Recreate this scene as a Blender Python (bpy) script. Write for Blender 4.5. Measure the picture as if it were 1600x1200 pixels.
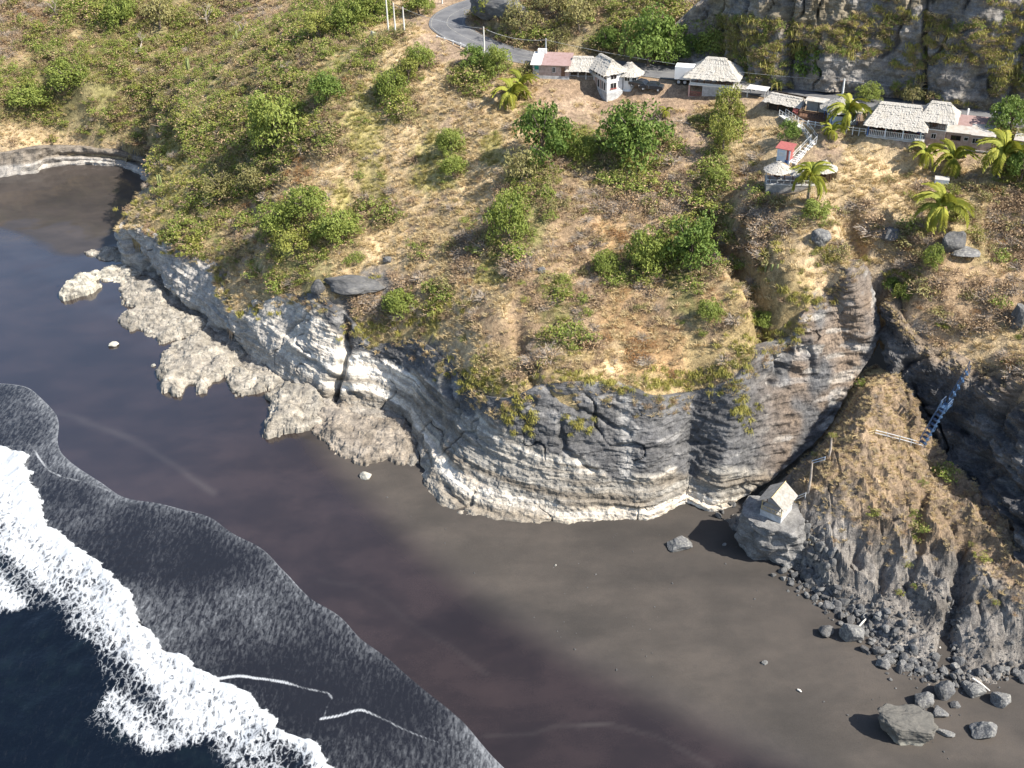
import bpy, bmesh, math, random
import numpy as np
from mathutils import Vector, Matrix

# ------------------------------------------------------------------ scene, camera, light
for o in list(bpy.data.objects): bpy.data.objects.remove(o)
scene = bpy.context.scene
COL = scene.collection
FPX, PITCH, CAMH, ROLL = 1800.0, math.radians(33.5), 110.0, math.radians(-1.4)
Fw = np.array([0, math.cos(PITCH), -math.sin(PITCH)])
U0 = np.array([0, math.sin(PITCH), math.cos(PITCH)]); R0 = np.array([1.0, 0, 0])
Rr = R0*math.cos(ROLL) + U0*math.sin(ROLL); Uu = -R0*math.sin(ROLL) + U0*math.cos(ROLL)
cam_d = bpy.data.cameras.new('camera'); cam = bpy.data.objects.new('camera', cam_d); COL.objects.link(cam)
M = Matrix(((Rr[0], Uu[0], -Fw[0], 0), (Rr[1], Uu[1], -Fw[1], 0), (Rr[2], Uu[2], -Fw[2], CAMH), (0, 0, 0, 1)))
cam.matrix_world = M
cam_d.sensor_width = 36.0; cam_d.lens = 36.0*FPX/1600.0; cam_d.clip_end = 4000; cam_d.clip_start = 1
scene.camera = cam
SUN_TO = Vector((0.80, -0.36, 0.90)).normalized()      # towards the sun: right and a little behind the camera
w = bpy.data.worlds.new('World'); scene.world = w; w.use_nodes = True
wn = w.node_tree.nodes; wl = w.node_tree.links
sky = wn.new('ShaderNodeTexSky'); sky.sky_type = 'NISHITA'; sky.sun_disc = False
sky.sun_elevation = math.asin(SUN_TO.z); sky.sun_rotation = math.atan2(SUN_TO.x, SUN_TO.y)
sky.air_density = 1.0; sky.dust_density = 1.0
wl.new(sky.outputs[0], wn['Background'].inputs[0]); wn['Background'].inputs[1].default_value = 0.115
sd = bpy.data.lights.new('sun', 'SUN'); sd.energy = 5.0; sd.angle = math.radians(0.5); sd.color = (1.0, 0.94, 0.84)
sun = bpy.data.objects.new('sun', sd); COL.objects.link(sun)
sun.rotation_euler = SUN_TO.to_track_quat('Z', 'Y').to_euler()
scene.view_settings.view_transform = 'Standard'; scene.view_settings.look = 'None'
scene.view_settings.exposure = 0.95; scene.view_settings.gamma = 1.0
scene.cycles.max_bounces = 5; scene.cycles.diffuse_bounces = 3; scene.cycles.transparent_max_bounces = 4

# ------------------------------------------------------------------ helpers: places, noise, meshes
rng = np.random.default_rng(7); random.seed(7)
def px(u, v, z=0.0):
    d = Fw + Rr*(u-800)/FPX + Uu*(600-v)/FPX
    t = (z-CAMH)/d[2]
    return np.array([d[0]*t, d[1]*t, z])
def proj(P):
    Q = np.asarray(P, float) - np.array([0, 0, CAMH]); dz = Q@Fw
    return 800+FPX*(Q@Rr)/dz, 600-FPX*(Q@Uu)/dz
SH0 = np.array([-91.0, 172.0]); SHT = np.array([89.0, -85.0]); SHT = SHT/np.linalg.norm(SHT); SHN = np.array([-SHT[1], SHT[0]])
def shore(x, y):                                   # along-shore and landward coordinates
    qx, qy = np.asarray(x)-SH0[0], np.asarray(y)-SH0[1]
    return qx*SHT[0]+qy*SHT[1], qx*SHN[0]+qy*SHN[1]
def beach_z(x, y):
    a, d = shore(x, y)
    return np.where(d > 25, 0.0, -0.035*(25-d))
def pxs(u, v, up=0.0):                             # a place on the sand
    z = 0.0
    for _ in range(6):
        p = px(u, v, z+up); z = float(beach_z(p[0], p[1]))
    return np.array([p[0], p[1], z+up])
def slope_pt(p0, u, v, ang):
    d = Fw + Rr*(u-800)/FPX + Uu*(600-v)/FPX
    zs = np.linspace(p0[2], p0[2]+45, 4501); t = (zs-CAMH)/d[2]
    x, y = d[0]*t, d[1]*t
    sl = np.degrees(np.arctan2(zs-p0[2], np.hypot(x-p0[0], y-p0[1])+1e-6))
    i = int(np.argmax(sl >= ang)) if (sl >= ang).any() else int(np.argmax(sl))
    return np.array([x[i], y[i], zs[i]])
def _h(ix, iy, iz, seed):
    n = (ix*374761393 + iy*668265263 + iz*2147483647 + seed*974634777) & 0xFFFFFFFF
    n = ((n ^ (n >> 13))*1274126177) & 0xFFFFFFFF
    n = ((n ^ (n >> 16))*2246822519) & 0xFFFFFFFF
    return ((n ^ (n >> 15)) & 0xFFFF)/32767.5 - 1.0
def noise(x, y, z=0.0, seed=0):
    x, y, z = np.broadcast_arrays(np.asarray(x, float), np.asarray(y, float), np.asarray(z, float))
    xi, yi, zi = np.floor(x).astype(np.int64), np.floor(y).astype(np.int64), np.floor(z).astype(np.int64)
    fx, fy, fz = x-xi, y-yi, z-zi
    fx, fy, fz = [f*f*f*(f*(f*6-15)+10) for f in (fx, fy, fz)]
    r = 0
    for a in (0, 1):
        wa = fx if a else 1-fx
        for b in (0, 1):
            wb = fy if b else 1-fy
            for c in (0, 1):
                wc = fz if c else 1-fz
                r = r + wa*wb*wc*_h(xi+a, yi+b, zi+c, seed)
    return r
def fbm(x, y, z=0.0, sc=1.0, octv=4, seed=0, gain=0.5):
    r, a, s = 0, 1.0, sc
    x, y, z = np.asarray(x, float), np.asarray(y, float), np.asarray(z, float)
    for o in range(octv):
        r = r + a*noise(x*s+o*17.3, y*s+o*9.1, z*s+o*5.7, seed+o); a *= gain; s *= 2.03
    return r
def sstep(a, b, x):
    t = np.clip((np.asarray(x, float)-a)/(b-a), 0, 1); return t*t*(3-2*t)
def seg_dist(X, Y, poly):                           # distance to a polyline in the plane, and the parameter along it
    best = np.full(np.shape(X), 1e9); par = np.zeros(np.shape(X)); acc = 0.0
    side = np.zeros(np.shape(X))
    for (ax, ay), (bx_, by_) in zip(poly[:-1], poly[1:]):
        dx, dy = bx_-ax, by_-ay; L = math.hypot(dx, dy)+1e-9
        t = np.clip(((X-ax)*dx+(Y-ay)*dy)/(L*L), 0, 1)
        d = np.hypot(X-ax-t*dx, Y-ay-t*dy)
        m = d < best
        best = np.where(m, d, best); par = np.where(m, acc+t*L, par)
        side = np.where(m, dx*(Y-ay)-dy*(X-ax), side); acc += L
    return best, par, np.sign(side)
def in_poly(X, Y, poly):
    r = np.zeros(np.shape(X), bool); n = len(poly)
    for i in range(n):
        x1, y1 = poly[i]; x2, y2 = poly[(i+1) % n]
        if y1 == y2: continue
        c = ((y1 > Y) != (y2 > Y)) & (X < (x2-x1)*(Y-y1)/(y2-y1)+x1)
        r ^= c
    return r
def tps(P, V, X, Y, lam=1e-4):
    P = np.asarray(P, float); V = np.asarray(V, float); n = len(P)
    def k(r2): return 0.5*r2*np.log(r2+1e-9)
    D = ((P[:, None]-P[None])**2).sum(-1)/1e4
    A = np.zeros((n+3, n+3)); A[:n, :n] = k(D)+lam*np.eye(n)*0.05
    A[:n, n] = 1; A[:n, n+1:] = P/100; A[n, :n] = 1; A[n+1:, :n] = P.T/100
    W = np.linalg.solve(A, np.concatenate([V, np.zeros(3)]))
    out = W[n]+W[n+1]*X/100+W[n+2]*Y/100
    for i in range(n): out = out+W[i]*k(((X-P[i, 0])**2+(Y-P[i, 1])**2)/1e4)
    return out
def link(o, parent=None):
    COL.objects.link(o)
    if parent is not None: o.parent = parent
    return o
def tag(o, label=None, cat=None, group=None, kind=None):
    if label: o['label'] = label
    if cat: o['category'] = cat
    if group: o['group'] = group
    if kind: o['kind'] = kind
    return o
def empty(name, loc, rz=0.0, label=None, cat=None, group=None):
    o = bpy.data.objects.new(name, None); o.location = tuple(loc); o.rotation_euler = (0, 0, rz); o.empty_display_size = 0.3
    link(o); tag(o, label, cat, group); return o
def mesh_np(name, V, Fc, mats=(), smooth=False, midx=None):
    me = bpy.data.meshes.new(name)
    V = np.asarray(V, np.float32); Fc = np.asarray(Fc, np.int32); k = Fc.shape[1]
    me.vertices.add(len(V)); me.vertices.foreach_set('co', V.ravel())
    me.loops.add(Fc.size); me.loops.foreach_set('vertex_index', Fc.ravel())
    me.polygons.add(len(Fc)); me.polygons.foreach_set('loop_start', np.arange(0, Fc.size, k, dtype=np.int32))
    me.polygons.foreach_set('loop_total', np.full(len(Fc), k, np.int32))
    for m in mats: me.materials.append(m)
    if midx is not None: me.polygons.foreach_set('material_index', np.asarray(midx, np.int32))
    me.polygons.foreach_set('use_smooth', np.full(len(Fc), bool(smooth)))
    me.update(calc_edges=True)
    return me
def mesh_py(name, V, Fc, mats=(), smooth=False, midx=None):
    me = bpy.data.meshes.new(name); me.from_pydata([tuple(map(float, v)) for v in V], [], [tuple(map(int, f)) for f in Fc])
    for m in mats: me.materials.append(m)
    if midx is not None: me.polygons.foreach_set('material_index', np.asarray(midx, np.int32))
    if smooth: me.polygons.foreach_set('use_smooth', np.ones(len(Fc), bool))
    me.update(); return me
def vcol(me, name, C):
    C = np.asarray(C, np.float32)
    if C.shape[1] == 3: C = np.concatenate([C, np.ones((len(C), 1), np.float32)], 1)
    a = me.attributes.new(name, 'FLOAT_COLOR', 'POINT'); a.data.foreach_set('color', C.ravel())
def vflt(me, name, C):
    a = me.attributes.new(name, 'FLOAT', 'POINT'); a.data.foreach_set('value', np.asarray(C, np.float32).ravel())
def grid_faces(nr, nc):
    i = np.arange(nr-1)[:, None]*nc+np.arange(nc-1)[None]
    return np.stack([i, i+1, i+nc+1, i+nc], -1).reshape(-1, 4)
def obj(name, me, parent=None): return link(bpy.data.objects.new(name, me), parent)

# ------------------------------------------------------------------ materials
class NT:
    def __init__(s, name):
        s.m = bpy.data.materials.new(name); s.m.use_nodes = True; s.t = s.m.node_tree; s.b = s.t.nodes['Principled BSDF']
        s.out = s.t.nodes['Material Output']
    def n(s, ty, **k):
        nd = s.t.nodes.new('ShaderNode'+ty)
        for a, v in k.items():
            if a.startswith('i_'):
                key = a[2:]; nd.inputs[int(key) if key.isdigit() else key.replace('_', ' ')].default_value = v
            else: setattr(nd, a, v)
        return nd
    def l(s, a, b): s.t.links.new(a, b)
    def pos(s, scale=1.0, sv=None):
        g = s.n('NewGeometry'); mp = s.n('Mapping'); mp.inputs['Scale'].default_value = sv or (scale, scale, scale)
        s.l(g.outputs['Position'], mp.inputs['Vector']); return mp.outputs[0]
    def obj(s, sv=(1, 1, 1)):
        g = s.n('TexCoord'); mp = s.n('Mapping'); mp.inputs['Scale'].default_value = sv
        s.l(g.outputs['Object'], mp.inputs['Vector']); return mp.outputs[0]
    def noise(s, vec, scale=1.0, detail=4.0, rough=0.55):
        nd = s.n('TexNoise'); nd.inputs['Scale'].default_value = scale; nd.inputs['Detail'].default_value = detail; nd.inputs['Roughness'].default_value = rough
        s.l(vec, nd.inputs['Vector']); return nd.outputs['Fac']
    def math(s, op, a, b=None, clamp=False):
        nd = s.n('Math', operation=op); nd.use_clamp = clamp
        for i, x in enumerate((a, b)):
            if x is None: continue
            if isinstance(x, (int, float)): nd.inputs[i].default_value = x
            else: s.l(x, nd.inputs[i])
        return nd.outputs[0]
    def rng(s, v, a, b, c=0.0, d=1.0, smooth=True):
        nd = s.n('MapRange'); nd.interpolation_type = 'SMOOTHSTEP' if smooth else 'LINEAR'
        nd.inputs['From Min'].default_value = a; nd.inputs['From Max'].default_value = b; nd.inputs['To Min'].default_value = c; nd.inputs['To Max'].default_value = d
        s.l(v, nd.inputs['Value']); return nd.outputs[0]
    def mix(s, fac, a, b, mode='MIX'):
        nd = s.n('Mix', data_type='RGBA', blend_type=mode)
        for i, x in ((0, fac), (6, a), (7, b)):
            if isinstance(x, (int, float)): nd.inputs[i].default_value = x
            elif isinstance(x, tuple): nd.inputs[i].default_value = (*x[:3], 1)
            else: s.l(x, nd.inputs[i])
        return nd.outputs[2]
    def attr(s, name, out='Fac'):
        nd = s.n('Attribute'); nd.attribute_name = name; return nd.outputs[out]
    def bump(s, h, strength=0.5, dist=0.1):
        nd = s.n('Bump'); nd.inputs['Strength'].default_value = strength; nd.inputs['Distance'].default_value = dist
        s.l(h, nd.inputs['Height']); s.l(nd.outputs[0], s.b.inputs['Normal']); return nd
    def base(s, c):
        if isinstance(c, tuple): s.b.inputs['Base Color'].default_value = (*c, 1)
        else: s.l(c, s.b.inputs['Base Color'])
    def rough(s, v, spec=None):
        if isinstance(v, (int, float)): s.b.inputs['Roughness'].default_value = v
        else: s.l(v, s.b.inputs['Roughness'])
        if spec is not None: s.b.inputs['Specular IOR Level'].default_value = spec
def val(n, f): return n
def mat_simple(name, col, rough=0.8, spec=0.3, var=0.12, sc=3.0, bump=0.0, dirt=None):
    t = NT(name); v = t.obj(); nz = t.noise(v, sc, 5)
    lo = tuple(c*(1-var) for c in col); hi = tuple(min(1, c*(1+var)) for c in col)
    c = t.mix(t.rng(nz, .3, .7), lo, hi)
    if dirt:
        c = t.mix(t.math('MULTIPLY', t.rng(t.noise(v, sc*.35, 6, .65), .48, .68), 0.75), c, dirt)
    t.base(c); t.rough(rough, spec)
    if bump: t.bump(t.noise(v, sc*4, 4), bump, 0.03)
    return t.m
def mat_ground():
    t = NT('hillside_soil'); c = t.attr('gcol', 'Color'); p = t.pos()
    n1 = t.noise(p, 1.3, 6, .65); n2 = t.noise(p, 7.0, 4, .6)
    c = t.mix(1.0, c, t.mix(t.rng(n1, .3, .72), (.62, .6, .58), (1.25, 1.22, 1.16)), 'MULTIPLY')
    c = t.mix(1.0, c, t.mix(t.rng(n2, .35, .7), (.7, .7, .7), (1.2, 1.2, 1.2)), 'MULTIPLY')
    t.base(c); t.rough(.95, .1); t.bump(t.math('ADD', n1, t.math('MULTIPLY', n2, .5)), .9, .35); return t.m
def mat_rock(name='sea_cliff_rock', strat=True, bs=0.9):
    t = NT(name); c = t.attr('gcol', 'Color'); p = t.pos()
    q = t.pos(sv=(.28, .28, 2.6)); n0 = t.noise(q, 1.0, 6, .62)
    n1 = t.noise(p, .9, 7, .65); n2 = t.noise(p, 5.0, 5, .65)
    if strat: c = t.mix(1.0, c, t.mix(t.rng(n0, .33, .66), (.80, .80, .81), (1.14, 1.13, 1.11)), 'MULTIPLY')
    c = t.mix(1.0, c, t.mix(t.rng(n1, .3, .7), (.72, .71, .70), (1.18, 1.17, 1.15)), 'MULTIPLY')
    c = t.mix(1.0, c, t.mix(t.rng(n2, .35, .68), (.74, .74, .75), (1.14, 1.14, 1.13)), 'MULTIPLY')
    t.base(c); t.rough(.9, .2)
    h = t.math('ADD', t.math('MULTIPLY', n2, .6), n1)
    if strat: h = t.math('ADD', h, t.math('MULTIPLY', n0, 1.0))
    t.bump(h, bs*.65, .25); return t.m
def mat_stone(name, col, lichen=(.42, .41, .36), amt=.5):
    t = NT(name); v = t.obj(); oi = t.n('ObjectInfo')
    n1 = t.noise(v, 1.2, 6, .65); n2 = t.noise(v, 6, 5, .6)
    c = t.mix(t.rng(n1, .3, .7), tuple(x*.68 for x in col), tuple(x*1.25 for x in col))
    c = t.mix(t.math('MULTIPLY', t.rng(n2, .45, .7), amt), c, lichen)
    c = t.mix(1.0, c, t.mix(oi.outputs['Random'], (.75, .75, .76), (1.2, 1.19, 1.16)), 'MULTIPLY')
    t.base(c); t.rough(.9, .2); t.bump(t.math('ADD', n1, n2), .7, .15); return t.m
def mat_leaf(name, lo, hi, trans=.25, hue=.5):
    t = NT(name); oi = t.n('ObjectInfo'); p = t.pos()
    at = t.attr('lv'); n = t.noise(p, .8, 2)
    f = t.math('ADD', t.math('MULTIPLY', at, .6), t.math('MULTIPLY', oi.outputs['Random'], .4))
    c = t.mix(f, lo, hi)
    c = t.mix(t.math('MULTIPLY', t.rng(n, .4, .7), .35), c, tuple((a+b)*.5*f_ for a, b, f_ in zip(lo, hi, (1.25, 1.05, .8))))
    t.base(c); t.rough(.6, .25)
    tr = t.n('BsdfTranslucent'); t.l(c, tr.inputs[0]); mx = t.n('MixShader'); mx.inputs[0].default_value = trans
    t.l(t.b.outputs[0], mx.inputs[1]); t.l(tr.outputs[0], mx.inputs[2]); t.l(mx.outputs[0], t.out.inputs[0]); return t.m
MG = mat_ground(); MR = mat_rock(); MRD = mat_rock('ravine_rock', True, 1.0)
# ------------------------------------------------------------------ the land: cliff lines, hillside, rock walls
C1S = [((215,335,0),(225,310),(235,290),60,60),
((196,408,0),(190,385),(188,354),70,70),((238,433,0),(215,385),(215,352),70,60),((283,478,0),(270,440),(283,388),75,50),
((317,507,0),(325,470),(337,413),70,45),((374,557,0),(370,515),(360,484),65,50),((440,600,0),(430,540),(447,459),60,50),
((507,640,0),(500,570),(500,462),60,50),((527,644,0),(535,585),(543,495),60,55),((580,652,0),(585,590),(589,536),48,66),
((630,676,0),(637,640),(650,530),48,60),((652,732,0),(672,686),(706,572),26,60),((690,786,0),(720,715),(742,612),26,66),
((760,812,0),(788,752),(790,622),30,70),((830,813,0),(838,772),(840,605),36,72),((902,817,0),(905,775),(890,597),40,72),
((959,812,0),(960,760),(960,601),50,74),((1012,813,0),(1015,765),(1020,620),55,74),((1069,782,0),(1075,745),(1080,612),60,74),
((1112,800,0),(1130,745),(1150,590),65,70),((1160,775,1),(1170,690),(1190,548),70,65),((1235,720,5),(1240,620),(1232,530),65,65),
((1295,663,9),(1290,580),(1255,490),65,65),((1330,600,14),(1320,520),(1295,452),65,65),((1368,545,19),(1345,490),(1325,425),65,65),
((1372,500,22),(1360,455),(1345,405),65,65)]
C2S = [((1376,520,20),None,(1385,440),0,66),((1385,580,17),None,(1400,480),0,60),((1420,650,13),None,(1440,530),0,52),
((1445,695,11),None,(1480,545),0,47),((1510,755,9),None,(1530,570),0,44),((1560,820,8),None,(1570,580),0,42),
((1600,890,7),None,(1620,600),0,41),((1660,960,6),None,(1680,640),0,41),((1720,1030,4),None,(1740,690),0,42)]
C3S = [((1040,96,41.2),None,(1040,50),0,50),((1120,108,40.6),None,(1120,-20),0,56),((1185,134,40.6),None,(1180,-50),0,64),((1250,141,41.1),None,(1255,-50),0,76),((1320,144,41.6),None,(1325,-50),0,72),
((1400,153,41.8),None,(1405,-50),0,74),((1470,164,41.9),None,(1475,-50),0,72),((1540,174,42),None,(1545,-50),0,74),((1620,182,42),None,(1625,-50),0,74),((1720,195,42.2),None,(1725,-50),0,74),((1840,210,42.4),None,(1845,-50),0,74)]
C4S = [((-300,296,0),None,(-300,250),0,62),((-60,282,0),None,(-60,236),0,62),((0,276,0),None,(0,238),0,62),((48,269,0),None,(53,228),0,60),((66,259,0),None,(75,226),0,60),((133,256,0),None,(133,228),0,60),((187,260,0),None,(187,234),0,60),((222,272,0),None,(226,246),0,60),((236,284,0),None,(240,262),0,55)]
def rows_of(S):
    out = []
    for f, m, t, a1, a2 in S:
        p = px(*f)
        if f[2] == 0: p = p+np.array([0, 0, -0.8])
        q = slope_pt(px(*f), m[0], m[1], a1) if m else None
        r = slope_pt(q if m else px(*f), t[0], t[1], a2)
        if q is None: q = (px(*f)+r)/2
        out.append([p, q, r])
    return np.array(out)                            # stations x 3 x 3
RC1, RC2, RC3, RC4 = map(rows_of, (C1S, C2S, C3S, C4S))
ROADC = [(1840,222,42.4),(1720,206,42.2),(1650,197,42),(1560,185,41.9),(1450,170,41.8),(1330,153,41.5),(1250,148,41.0),(1195,141,40.5),(1150,128,40.2),(1100,119,40.5),(1043,114,40.4),(1000,109,40.4),(920,101,40.7),(850,95,41.1),(800,85,41.7),(750,69,42.6),(718,54,43.2),(699,40,43.5),(704,25,43.7),(733,10,43.9),(790,-6,44.2),(860,-22,45),(960,-35,46)]
ROADW = np.array([px(*p) for p in ROADC])
TP = [(255,245,15),(290,190,22),(330,160,26),(370,130,30),(420,95,34.5),(470,60,38),(520,30,41),(560,5,42.5),
(350,300,18),(330,230,22.5),(400,330,17),(400,220,25.5),(450,400,18),(470,300,25),(480,180,33),(540,430,17.5),(560,330,23.5),(570,200,32.5),(580,100,40),(620,52,43.5),(560,55,41),
(650,470,17),(650,380,22),(650,280,28),(660,180,35),(660,100,41),(640,70,43),(740,520,18.5),(740,420,22.5),(760,320,28),(760,220,34),(760,140,38.9),(730,95,41.8),
(850,520,20.5),(850,420,25),(850,320,30),(850,220,35),(860,150,38.4),(950,500,21.5),(950,400,26),(950,300,31.5),(950,220,34.8),(950,166,36.9),
(1050,520,21.5),(1050,420,25.5),(1050,330,30),(1050,250,34.2),(1060,172,38.0),(1150,500,24),(1150,400,29),(1150,300,33),(1150,220,37),(1150,174,38.6),
(1240,450,28.5),(1240,380,32),(1240,300,35.5),(1245,240,38.2),(1270,205,40.5),(1330,340,34.5),(1330,270,37.5),(1340,220,40),
(1450,450,28.5),(1450,370,33),(1450,290,36.5),(1440,240,38.8),(1560,480,26.5),(1560,380,32),(1560,300,37),(1540,262,38.5),(1680,500,26.5),(1680,380,33),(1680,280,38.5),(1800,560,26),(1800,400,34),(1800,300,39),
(880,112,40.4),(1000,140,39.0),(1040,140,39.2),(1200,160,40.3),(1300,175,41.2),(1400,180,41.2),(1500,205,40.6),(1600,220,41),
(0,150,15.5),(0,60,24.5),(0,0,31),(130,150,15.5),(130,60,24.5),(130,0,31),(230,200,11),(260,140,16.5),(270,60,24.5),(280,0,31),(380,40,27),(450,10,33),(210,212,9.2),(246,226,10.8),(262,206,15.0),
(-150,150,16),(-150,0,32)]
CW = [px(*p) for p in TP]+[p+np.array([0, 0, .02]) for p in ROADW]
CW += [RC1[i, 2] for i in range(len(RC1))]+[RC2[i, 2] for i in range(len(RC2))]+[RC4[i, 2] for i in range(len(RC4))]
CW += [np.array(p, float) for p in [(-140,345,48),(-60,335,52),(0,310,60),(-220,320,36),(-260,290,20),(60,270,56),(-20,262,47),(150,150,38),(170,190,44)]]
for (ux, vx, zx) in [(790,45,45.2),(860,58,43.6),(930,58,43.9),(1000,60,44.0),(860,0,48.8),(940,0,49.2),(1000,0,49.6)]: CW.append(px(ux, vx, zx))
CW = np.array(CW)
GX0, GX1, GY0, GY1, GS = -215.0, 175.0, 92.0, 350.0, 0.6
gx = np.arange(GX0, GX1, GS); gy = np.arange(GY0, GY1, GS); XX, YY = np.meshgrid(gx, gy)
ZT = tps(CW[:, :2], CW[:, 2], XX, YY)
# gullies cut into the slope
def trench(Z, X, Y, pts, width, depth):
    W = [px(*p)[:2] for p in pts]; d, s, _ = seg_dist(X, Y, W)
    L = sum(np.hypot(*(np.array(b)-np.array(a))) for a, b in zip(W[:-1], W[1:]))
    e = sstep(0, .25*L, s)*1.0
    wv = width*(1+.35*noise(X*.3, Y*.3, 0, 5))
    return Z - depth*e*np.exp(-(d/wv)**2)
ZT = trench(ZT, XX, YY, [(1075,275,34),(1110,320,32),(1150,380,30),(1185,440,28),(1215,500,26),(1232,530,22)], 2.1, 6.4)
ZT = trench(ZT, XX, YY, [(1325,300,36),(1338,350,34),(1350,400,31),(1365,460,26),(1374,520,20)], 2.2, 5.0)
ZT = trench(ZT, XX, YY, [(800,480,22),(822,550,20),(845,610,18)], .9, 1.8)
ZT = trench(ZT, XX, YY, [(545,450,17),(541,500,13),(541,560,9)], 1.2, 3.0)
ZT = trench(ZT, XX, YY, [(980,240,35),(1040,280,33),(1078,300,33)], 2.0, 1.2)
ROADD, ROADS, _ = seg_dist(XX, YY, [tuple(p[:2]) for p in ROADW])
flat = 1-sstep(4.5, 8.0, ROADD)
ACC = [0.0]
for a, b in zip(ROADW[:-1], ROADW[1:]): ACC.append(ACC[-1]+math.hypot(b[0]-a[0], b[1]-a[1]))
def road_z(s): return np.interp(s, ACC, ROADW[:, 2])
U_, V_ = proj(np.stack([XX, YY, ZT], -1))
bumpy = .55*fbm(XX, YY, 0, .11, 4, 3)+.22*fbm(XX, YY, 0, .6, 3, 9)
gul = np.maximum(0, 1-np.abs(noise(XX*.16+YY*.03, YY*.05, 0, 21))*3.2)
ZT = ZT + (bumpy-.5*gul*sstep(24, 34, YY*0+ZT*0+30))*sstep(5, 11, ROADD)
PADS = [(833,126,889,128,39.5,5.0),(1076,154,1142,160,38.5,6.0),(1166,156,1194,160,40.0,3),(1198,170,1248,180,40.4,3.5),(1247,186,1296,193,40.8,5),(1296,190,1350,194,40.8,6),(1354,212,1437,222,41.3,7),(1441,226,1473,230,40.0,4.5),(1474,232,1546,240,39.4,6.5),(1213,250,1233,254,37.6,2),(1582,242,1640,250,39.6,5)]
def pad(Z, org, yaw, W_, dep, z, soft=2.2, back=1.0):
    lx = (XX-org[0])*math.cos(yaw)+(YY-org[1])*math.sin(yaw); ly = -(XX-org[0])*math.sin(yaw)+(YY-org[1])*math.cos(yaw)
    d = np.hypot(np.maximum(np.maximum(-lx-.2, lx-W_-.2), 0), np.maximum(np.maximum(-ly-.1, ly-dep), 0)); w_ = 1-sstep(0, soft, d); return Z*(1-w_)+np.minimum(Z, z-.15)*w_*1.0 if False else Z*(1-w_)+(z-.1)*w_
for a in PADS:
    p_, q_ = px(a[0], a[1], a[4]), px(a[2], a[3], a[4]); dd_ = q_-p_; ZT = pad(ZT, p_, math.atan2(dd_[1], dd_[0]), float(np.hypot(dd_[0], dd_[1])), a[5], a[4])
ZT = pad(ZT, px(948,158,37.2), math.radians(26), 6.5, 5.5, 37.2, 3.0); ZT = pad(ZT, px(1196,302,34.6), 0.0, 9.5, 3.5, 34.7, 1.6)
ZT = ZT*(1-flat)+road_z(ROADS)*flat
# the cutting behind the road
dc3, sc3, sd3 = seg_dist(XX, YY, [tuple(p[:2]) for p in RC3[:, 0]])
acc3 = np.concatenate([[0], np.cumsum(np.hypot(*np.diff(RC3[:, 0, :2], axis=0).T))])
h3 = np.interp(sc3, acc3, RC3[:, 2, 2]-RC3[:, 0, 2]); w3 = np.interp(sc3, acc3, np.hypot(*(RC3[:, 2, :2]-RC3[:, 0, :2]).T))
beh = (sd3 > 0) & (sc3 > 0.3)
cut = np.interp(sc3, acc3, RC3[:, 0, 2])+h3*sstep(.1, 1.0, (dc3-1.2)/np.maximum(w3, .5))+np.maximum(0, dc3-w3-1.2)*.45
e3 = sstep(0, 12, sc3)
ZT = np.where(beh & (dc3 > .6), ZT*(1-e3)+np.maximum(cut-1.0*(dc3 < w3+2), 40)*e3, ZT)
POLY = [tuple(p[:2]) for p in RC4[:, 2]]+[tuple(p[:2]) for p in RC1[:, 2]]+[tuple(p[:2]) for p in RC2[:, 2]]+[(GX1+5, 100), (GX1+5, GY1+5), (GX0-5, GY1+5), (GX0-5, 300)]
INS = in_poly(XX, YY, POLY)
dE, _, _ = seg_dist(XX, YY, POLY[:len(RC4)+len(RC1)+len(RC2)+1])
ZF = np.where(INS, ZT-.5*np.exp(-(dE/.8)**2), ZT-.5-4.5*dE)
def ground_z(x, y):
    x = np.asarray(x, float); y = np.asarray(y, float)
    fx = np.clip((x-GX0)/GS, 0, len(gx)-1.001); fy = np.clip((y-GY0)/GS, 0, len(gy)-1.001)
    i, j = np.floor(fx).astype(int), np.floor(fy).astype(int); a, b = fx-i, fy-j
    return (ZF[j, i]*(1-a)+ZF[j, i+1]*a)*(1-b)+(ZF[j+1, i]*(1-a)+ZF[j+1, i+1]*a)*b
# what grows where (each letter a patch about six metres across)
ZMAP = ["bbGooGobbGGGtddooboGGsrrrrrrrrrr",
"bGoGGGooGoGGtddoooGGGGrrrrrrrrrr",
"GGGGGoGoGGyoytGttdddddddddrrrrrr",
"GGGGoGGGGGoyGttttdddddtttdddddbb",
"ttttoyGGGGoytytytGGbbdGttdttdddG",
"rrrrryGGGOtytyttGboGbbGbbttttttG",
"....sGGoOtyottttGbbbbbGbbtttttob",
"....sGGoGGotttboGbbObGbbstttobob",
"....rrstGGtrbtbybbbGGGOssttrobbb",
"......sttrrbtGttbGbObGOssrrtbbbb",
"..........rssytbbGbOOobssrrbrbtt",
"............rrtsbsstOsssrrrrrttb",
"..............ssssssss.rrrrrrrrb",
"...............ss.....s......rrr"]
ZM = np.array([list(r) for r in ZMAP])
GC = {'b': (.365,.268,.175), 'o': (.305,.250,.135), 'G': (.235,.220,.100), 't': (.515,.400,.250), 'y': (.440,.385,.170), 'd': (.370,.280,.205), 's': (.400,.310,.165), 'r': (.210,.195,.180), 'O': (.410,.275,.150), '.': (.28,.21,.15)}
GCA = {k: np.array(v) for k, v in GC.items()}
def zone(u, v, x, y):
    uu = u+26*fbm(x, y, 0, .12, 3, 31); vv = v+22*fbm(x, y, 0, .12, 3, 41)
    c = np.clip((uu/50).astype(int), 0, 31); r = np.clip((vv/50).astype(int), 0, 13)
    return ZM[r, c]
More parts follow.
